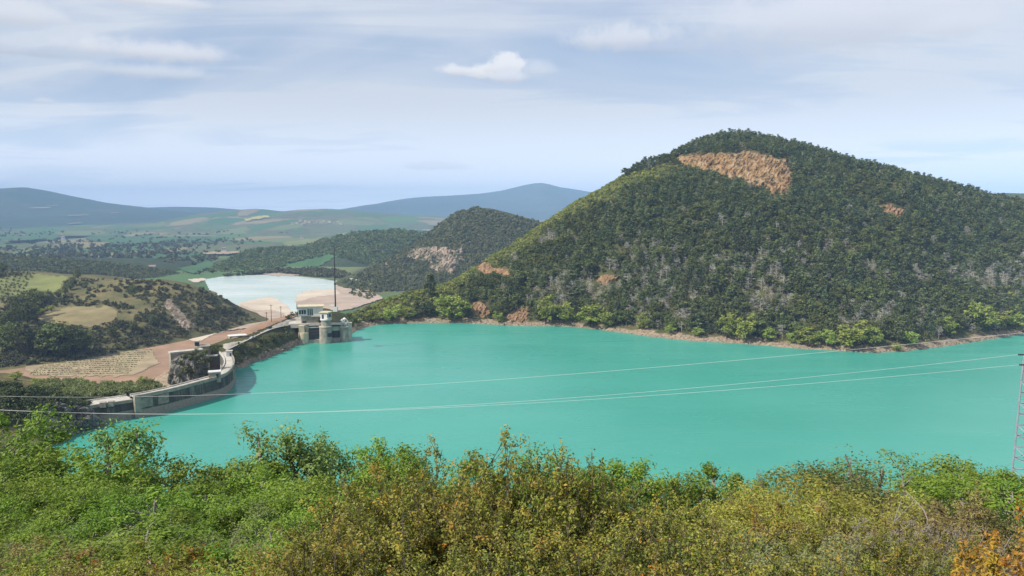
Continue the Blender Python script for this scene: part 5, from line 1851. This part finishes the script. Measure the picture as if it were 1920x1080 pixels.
def mound(seed, clumps=90, per=190, leaf=0.021, wide=0.62):
    """dense low cushion of foliage"""
    r = np.random.default_rng(seed)
    d = unit(np.abs(r.normal(size=(clumps, 3))) * np.array([1, 1, 0.8]) * np.where(r.random((clumps, 3)) < 0.5, -1, 1) * np.array([1, 1, 0]) + np.abs(r.normal(size=(clumps, 3))) * np.array([0, 0, 0.9]) + r.normal(size=(clumps, 3)) * np.array([.5, .5, 0]))
    d[:, 2] = np.abs(d[:, 2])
    cen = d * np.array([wide, wide, 0.88]) * r.uniform(0.55, 0.98, (clumps, 1))
    rad = r.uniform(0.08, 0.17, clumps)
    V, Q, T = crown(r, cen, rad, per, leaf, 0.45, 0.5, 0.8, 0.4, 0.4)
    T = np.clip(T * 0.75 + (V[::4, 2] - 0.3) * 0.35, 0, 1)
    b = MB()
    for i in range(0, clumps, 3):
        b.tube(limb(np.array([0, 0, -0.1]), cen[i], 0.12, r, 5), [0.016, 0.012, 0.008, 0.005, 0.002], 4, r.random())
    return (V, Q, T), b.arrays()


K['ash'] = Kind('ash_tree', 'tree', [tree_ash(700 + i, 66, 105, peaks=1 + i % 3) for i in range(7)], M['ash'], M['greybark'])
K['poplar'] = Kind('poplar_tree', 'tree', [tree_ash(730 + i, 84, 100, 0.022, 0.30, 0.06, 0.55, 2 + i % 3) for i in range(4)], M['poplar'], M['greybark'])
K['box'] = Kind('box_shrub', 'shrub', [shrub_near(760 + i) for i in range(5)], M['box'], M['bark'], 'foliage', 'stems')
K['rust'] = Kind('rusty_shrub', 'shrub', [shrub_near(780 + i, 40, 15, 24, 0.022) for i in range(3)], M['rust'], M['bark'], 'foliage', 'stems')
K['flame'] = Kind('orange_shrub', 'shrub', [shrub_near(790 + i, 44, 16, 34, 0.020) for i in range(2)], M['flame'], M['bark'], 'foliage', 'stems')
K['heath'] = Kind('heath_shrub', 'shrub', [shrub_near(800 + i, 60, 13, 22, 0.022, 0.55, 0.35, 0.3, 0.0, 0.9) for i in range(4)], M['heath'], M['bark'], 'foliage', 'stems')
K['dry'] = Kind('dry_shrub', 'shrub', [shrub_near(820 + i, 70, 13, 18, 0.022, 0.6, 0.2, 0.3, 0.1, 0.8) for i in range(3)], M['drytwig'], M['greybark'], 'foliage', 'stems')
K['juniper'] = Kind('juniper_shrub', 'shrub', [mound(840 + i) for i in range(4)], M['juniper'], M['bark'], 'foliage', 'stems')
K['sage'] = Kind('sage_shrub', 'shrub', [shrub_near(860 + i, 55, 13, 26, 0.024, 0.5, 0.4, 0.4, 0.0, 0.9) for i in range(3)], M['sage'], M['greybark'], 'foliage', 'stems')
K['thin'] = Kind('thin_sapling', 'tree', [tree_ash(880 + i, 16, 26, 0.020, 0.26, 0.35, 0.5, 2) for i in range(2)], M['poplar'], M['greybark'])
K['nearpine'] = Kind('small_pine', 'tree', [tree_round(890 + i, 60, 260, 0.020, 0.42, 0.1) for i in range(2)], M['oak'], M['bark'])


def fg(kind, px, top, Y, w, label, group=None, v=None, hmin=0.6):
    """a plant whose tip is seen at row `top` when it stands Y metres down the slope"""
    tip = atY(px, top, Y)
    x = float(tip[0])
    g = float(near(x, Y)) - 0.12
    h = max(hmin, float(tip[2]) - g) * {'ash': 1.06, 'poplar': 1.04, 'juniper': 1.10, 'box': 1.07}.get(kind, 1.0)
    return K[kind].put((x, Y, g), h, label, group, w, None, v)


# plants that can be told apart
fg('poplar', 196, 806, 52, 1.0, 'tall grey green poplar with several pointed tops in front of the dam end', v=2)
fg('poplar', 560, 796, 54, 1.05, 'dark grey green poplar with a dense rounded top against the turquoise water', v=1)
fg('poplar', 634, 800, 57, 0.72, 'paler slim poplar just right of the dense rounded one', v=0)
fg('ash', 325, 856, 50, 1.15, 'bright ash with drooping boughs between the poplar and the gap of open water')
fg('ash', 108, 846, 47, 1.2, 'yellow green ash under the near end of the dam')
fg('ash', 25, 815, 56, 1.3, 'bright green ash at the left edge of the photo below the dark cliff')
fg('ash', -10, 775, 80, 1.0, 'darker tall ash at the far left edge, in front of the shaded cliff')
fg('ash', 40, 812, 82, 1.0, 'tall ash second from the left edge, in front of the shaded cliff')
fg('ash', 440, 852, 55, 1.0, 'slim bright ash right of the gap of open water')
fg('ash', 490, 858, 52, 1.1, 'broad ash left of the dense rounded poplar')
fg('ash', 400, 878, 58, 0.9, 'low ash beside the gap of open water')
fg('ash', 690, 846, 56, 1.1, 'pale green ash right of the slim poplar')
fg('ash', 742, 840, 54, 1.0, 'pale green ash between the slim poplar and the olive shrubs')
fg('ash', 860, 866, 50, 1.0, 'bright ash seen over the olive shrubs')
fg('ash', 1045, 868, 50, 1.1, 'ash showing between the two tall tops of the orange tipped shrubs')
fg('ash', 1128, 856, 46, 1.1, 'green ash right of the orange tipped shrubs')
fg('ash', 1180, 860, 46, 1.0, 'rounded ash second to the right of the orange tipped shrubs')
fg('ash', 1236, 886, 50, 1.0, 'low ash third to the right of the orange tipped shrubs')
fg('ash', 1296, 876, 50, 0.8, 'slim pointed ash left of the juniper mounds')
fg('ash', 1345, 880, 52, 1.1, 'loose ash just left of the juniper mounds')
fg('ash', 1380, 884, 54, 1.0, 'darker ash behind the left end of the juniper mounds')
fg('dry', 1420, 882, 44, 0.8, 'pale twiggy shrub behind the juniper mounds')
fg('juniper', 1520, 888, 22, 1.25, 'largest rounded yellow green juniper mound on the skyline of the thicket')
fg('juniper', 1425, 915, 20, 1.1, 'yellow green juniper mound left of the largest one')
fg('juniper', 1460, 895, 24, 0.9, 'small juniper top behind the largest mound')
fg('juniper', 1585, 915, 19, 1.0, 'juniper mound right of the largest one, beside a dark hollow')
fg('juniper', 1640, 940, 17, 1.1, 'lower juniper mound in front of the small dark pine')
fg('juniper', 1375, 938, 19, 1.1, 'leftmost juniper mound, next to the orange tipped shrubs')
fg('juniper', 1500, 950, 16, 1.3, 'low juniper in front of the largest mound')
fg('nearpine', 1594, 857, 30, 1.3, 'small dark rounded pine behind the juniper mounds')
fg('thin', 1622, 812, 34, 1.1, 'thin bare sapling with sparse leaves left of the ash trees on the right')
fg('thin', 1665, 832, 34, 1.0, 'second thin sapling, nearer the ash trees on the right')
fg('ash', 1722, 862, 42, 1.1, 'loose green ash right of the thin saplings')
fg('ash', 1768, 856, 44, 1.2, 'taller green ash in the row on the right')
fg('ash', 1842, 876, 42, 1.0, 'ash between the tall one and the pylon')
fg('ash', 1895, 874, 40, 1.1, 'ash at the right edge under the pylon')
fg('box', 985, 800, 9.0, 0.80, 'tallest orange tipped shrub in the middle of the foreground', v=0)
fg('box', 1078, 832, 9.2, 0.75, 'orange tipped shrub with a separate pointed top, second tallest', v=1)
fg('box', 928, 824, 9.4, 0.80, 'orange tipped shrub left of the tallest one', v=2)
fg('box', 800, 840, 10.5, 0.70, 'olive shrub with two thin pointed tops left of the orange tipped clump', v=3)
fg('flame', 1925, 940, 5.0, 0.9, 'orange leaved shrub very close to the camera in the right corner')
fg('flame', 1868, 1040, 4.2, 1.0, 'yellow orange leaved shrub in the bottom right corner')
fg('rust', 250, 1012, 14, 1.5, 'rusty orange shrub near the bottom left')
fg('rust', 385, 1004, 13, 1.4, 'rusty orange shrub right of the other one near the bottom left')
fg('sage', 1500, 985, 9.5, 1.2, 'pale sage green shrub low on the right of the orange tipped clump')
fg('dry', 1800, 968, 12, 1.2, 'dry grey twiggy shrub in front of the pylon')
fg('heath', 1740, 985, 11, 1.2, 'dry grey twiggy shrub left of the other dry one')
fg('rust', 1480, 930, 15, 1.0, 'orange brown shrub under the juniper mounds')

# filling growth, layer by layer down the slope
rf = np.random.default_rng(23)


def fill(kind, x0, x1, step, top, jit, Y, w, label, group, wj=0.2):
    px = x0
    while px < x1:
        fg(kind, px + rf.uniform(-step, step) * 0.35, top + rf.uniform(-jit, jit), Y * rf.uniform(0.92, 1.08), w * rf.uniform(1 - wj, 1 + wj), label, group)
        px += step


LG = 'bright green ash trees filling the left of the thicket'
for top, Y, step in ((866, 52, 92), (886, 44, 100), (908, 38, 105), (934, 32, 110), (962, 27, 112)):
    fill('ash', -40, 640 if top > 900 else 180, step, top, 12, Y, 1.35, 'bright green bushy ash in the left of the thicket, lost among its like', LG)
fill('ash', 400, 900, 95, 892, 10, 44, 1.3, 'bright green ash behind the olive shrubs, one of a low row', 'ash trees behind the olive shrubs')
fill('ash', 560, 760, 90, 930, 12, 30, 1.4, 'green ash left of the olive shrubs, lower down the thicket', 'ash trees left of the olive shrubs')
fill('poplar', 20, 560, 140, 955, 25, 30, 1.5, 'duller grey green bush among the bright ash trees', 'grey green bushes in the left thicket')
fill('sage', 60, 640, 120, 1000, 14, 21, 1.5, 'dull green shrub low in the left of the thicket', 'low shrubs in the left of the thicket')
fill('ash', 150, 620, 120, 1010, 14, 19, 1.6, 'low bright green ash bush near the bottom left', 'low ash bushes near the bottom left')
fill('heath', -40, 200, 100, 1004, 14, 16, 1.5, 'brown heath shrub at the bottom left', 'heath shrubs at the bottom left')
fill('ash', 80, 600, 120, 1034, 10, 13, 1.7, 'low fresh green bush along the bottom left edge', 'low green bushes along the bottom left edge')
fill('heath', -40, 560, 150, 1044, 12, 11.5, 1.6, 'brown heath shrub along the bottom left edge', 'heath shrubs along the bottom left edge')
fill('rust', 200, 520, 150, 1030, 14, 11.5, 1.5, 'rusty shrub along the bottom left edge', 'rusty shrubs along the bottom left edge')
fill('juniper', 120, 640, 130, 1050, 10, 9.5, 1.2, 'yellow green low shrub along the bottom edge', 'yellow green shrubs along the bottom edge')
BX, BXG = 'olive and orange tipped shrub in the middle of the foreground, lost among its like', 'orange tipped shrubs in the middle foreground'
fill('box', 660, 900, 75, 878, 18, 10.5, 0.85, BX, BXG)
fill('box', 680, 1200, 80, 890, 25, 9.0, 0.90, BX, BXG)
fill('box', 620, 1290, 85, 945, 22, 7.8, 1.0, BX, BXG)
fill('box', 600, 1360, 90, 1005, 18, 6.6, 1.1, BX, BXG)
fill('box', 1120, 1330, 70, 915, 14, 11.0, 0.9, 'orange tipped shrub on the right slope of the middle clump', 'orange tipped shrubs right of the middle clump')
fill('box', 1300, 1760, 85, 985, 15, 9.5, 1.0, 'olive shrub low on the right of the foreground', 'olive shrubs low on the right')
fill('heath', 1600, 1960, 90, 958, 12, 16, 1.6, 'brown heath shrub on the right slope below the junipers', 'heath shrubs on the right slope')
fill('heath', 1640, 1960, 80, 930, 10, 22, 1.7, 'dull brown heath shrub below the ash trees on the right', 'heath shrubs below the right ash trees')
fill('heath', 1320, 1600, 90, 985, 10, 13, 1.5, 'brown heath shrub in front of the juniper mounds', 'heath shrubs in front of the junipers')
fill('sage', 1380, 1800, 100, 1010, 15, 8.0, 1.2, 'greyish green shrub along the bottom right', 'greyish shrubs along the bottom right')
fill('box', 1340, 1840, 95, 1030, 16, 6.6, 1.1, 'olive and orange shrub along the bottom right edge', 'olive shrubs along the bottom right edge')
fill('juniper', 1350, 1640, 70, 925, 12, 19, 1.2, 'yellow green juniper filling the mounds right of centre', 'juniper bushes right of centre')
fill('box', 1620, 1860, 90, 1000, 14, 8.5, 1.0, 'yellow olive shrub before the dry shrubs on the right', 'yellow olive shrubs on the right')
fill('dry', 1700, 1900, 200, 990, 12, 10, 1.3, 'dry grey shrub on the right of the foreground, one of several', 'dry shrubs on the right')
fill('ash', 1660, 1960, 85, 892, 8, 36, 1.2, 'low green ash bush along the foot of the right row', 'low ash bushes on the right')
fill('juniper', 1240, 1420, 80, 945, 12, 17, 1.1, 'small yellow green juniper between the orange tipped shrubs and the mounds', 'small junipers in the middle right')


def dead_branch():
    p = atY(1672, 966, 14.0)
    t = MB()
    r = np.random.default_rng(3)
    for e in ((0.30, 0.1, 0.42), (0.12, -0.1, 0.34), (0.42, 0.0, 0.26)):
        t.tube(limb(np.array([0, 0, -0.6]), np.array(e), 0.15, r, 8), np.linspace(0.022, 0.006, 8), 6, 0.9)
    o = t.build('dead_branch', M['greybark'])
    o.location = p
    tag(o, 'forked bleached dead branch sticking up among the heath on the right', 'branch')


dead_branch()


def grass():
    n = 26000
    r = np.random.default_rng(9)
    Y = r.uniform(3.5, 26, n) ** 1.0
    X = r.uniform(-0.72, 0.72, n) * Y
    Z = near(X, Y) - 0.02
    a = r.uniform(0, 6.28, n); h = r.uniform(0.15, 0.5, n); w = 0.012
    dx, dy = np.cos(a) * w, np.sin(a) * w
    lx, ly = r.normal(size=n) * 0.12, r.normal(size=n) * 0.12
    V = np.empty((n, 4, 3))
    V[:, 0] = np.stack([X - dx, Y - dy, Z], -1); V[:, 1] = np.stack([X + dx, Y + dy, Z], -1)
    V[:, 2] = np.stack([X + lx + dx * 0.2, Y + ly, Z + h], -1); V[:, 3] = np.stack([X + lx - dx * 0.2, Y + ly, Z + h], -1)
    o = mk('grass', V.reshape(-1, 3), np.arange(4 * n).reshape(n, 4), M['heath'], tint=r.uniform(0.3, 1, n))
    o['kind'] = 'stuff'


grass()


# ---------------------------------------------------------------- air
def build_haze():
    m, t, out = mat('thin_blue_air')
    v = t.n('ShaderNodeVolumePrincipled')
    v.inputs['Color'].default_value = (0.42, 0.66, 1.0, 1)
    v.inputs['Density'].default_value = 0.000088
    v.inputs['Anisotropy'].default_value = -0.3
    t.l(v.outputs[0], out.inputs[1])
    b = MB().box(-19500, 19500, -300, 19500, VZ - 150, 620)
    o = b.build('haze', m)
    o['kind'] = 'stuff'


build_haze()
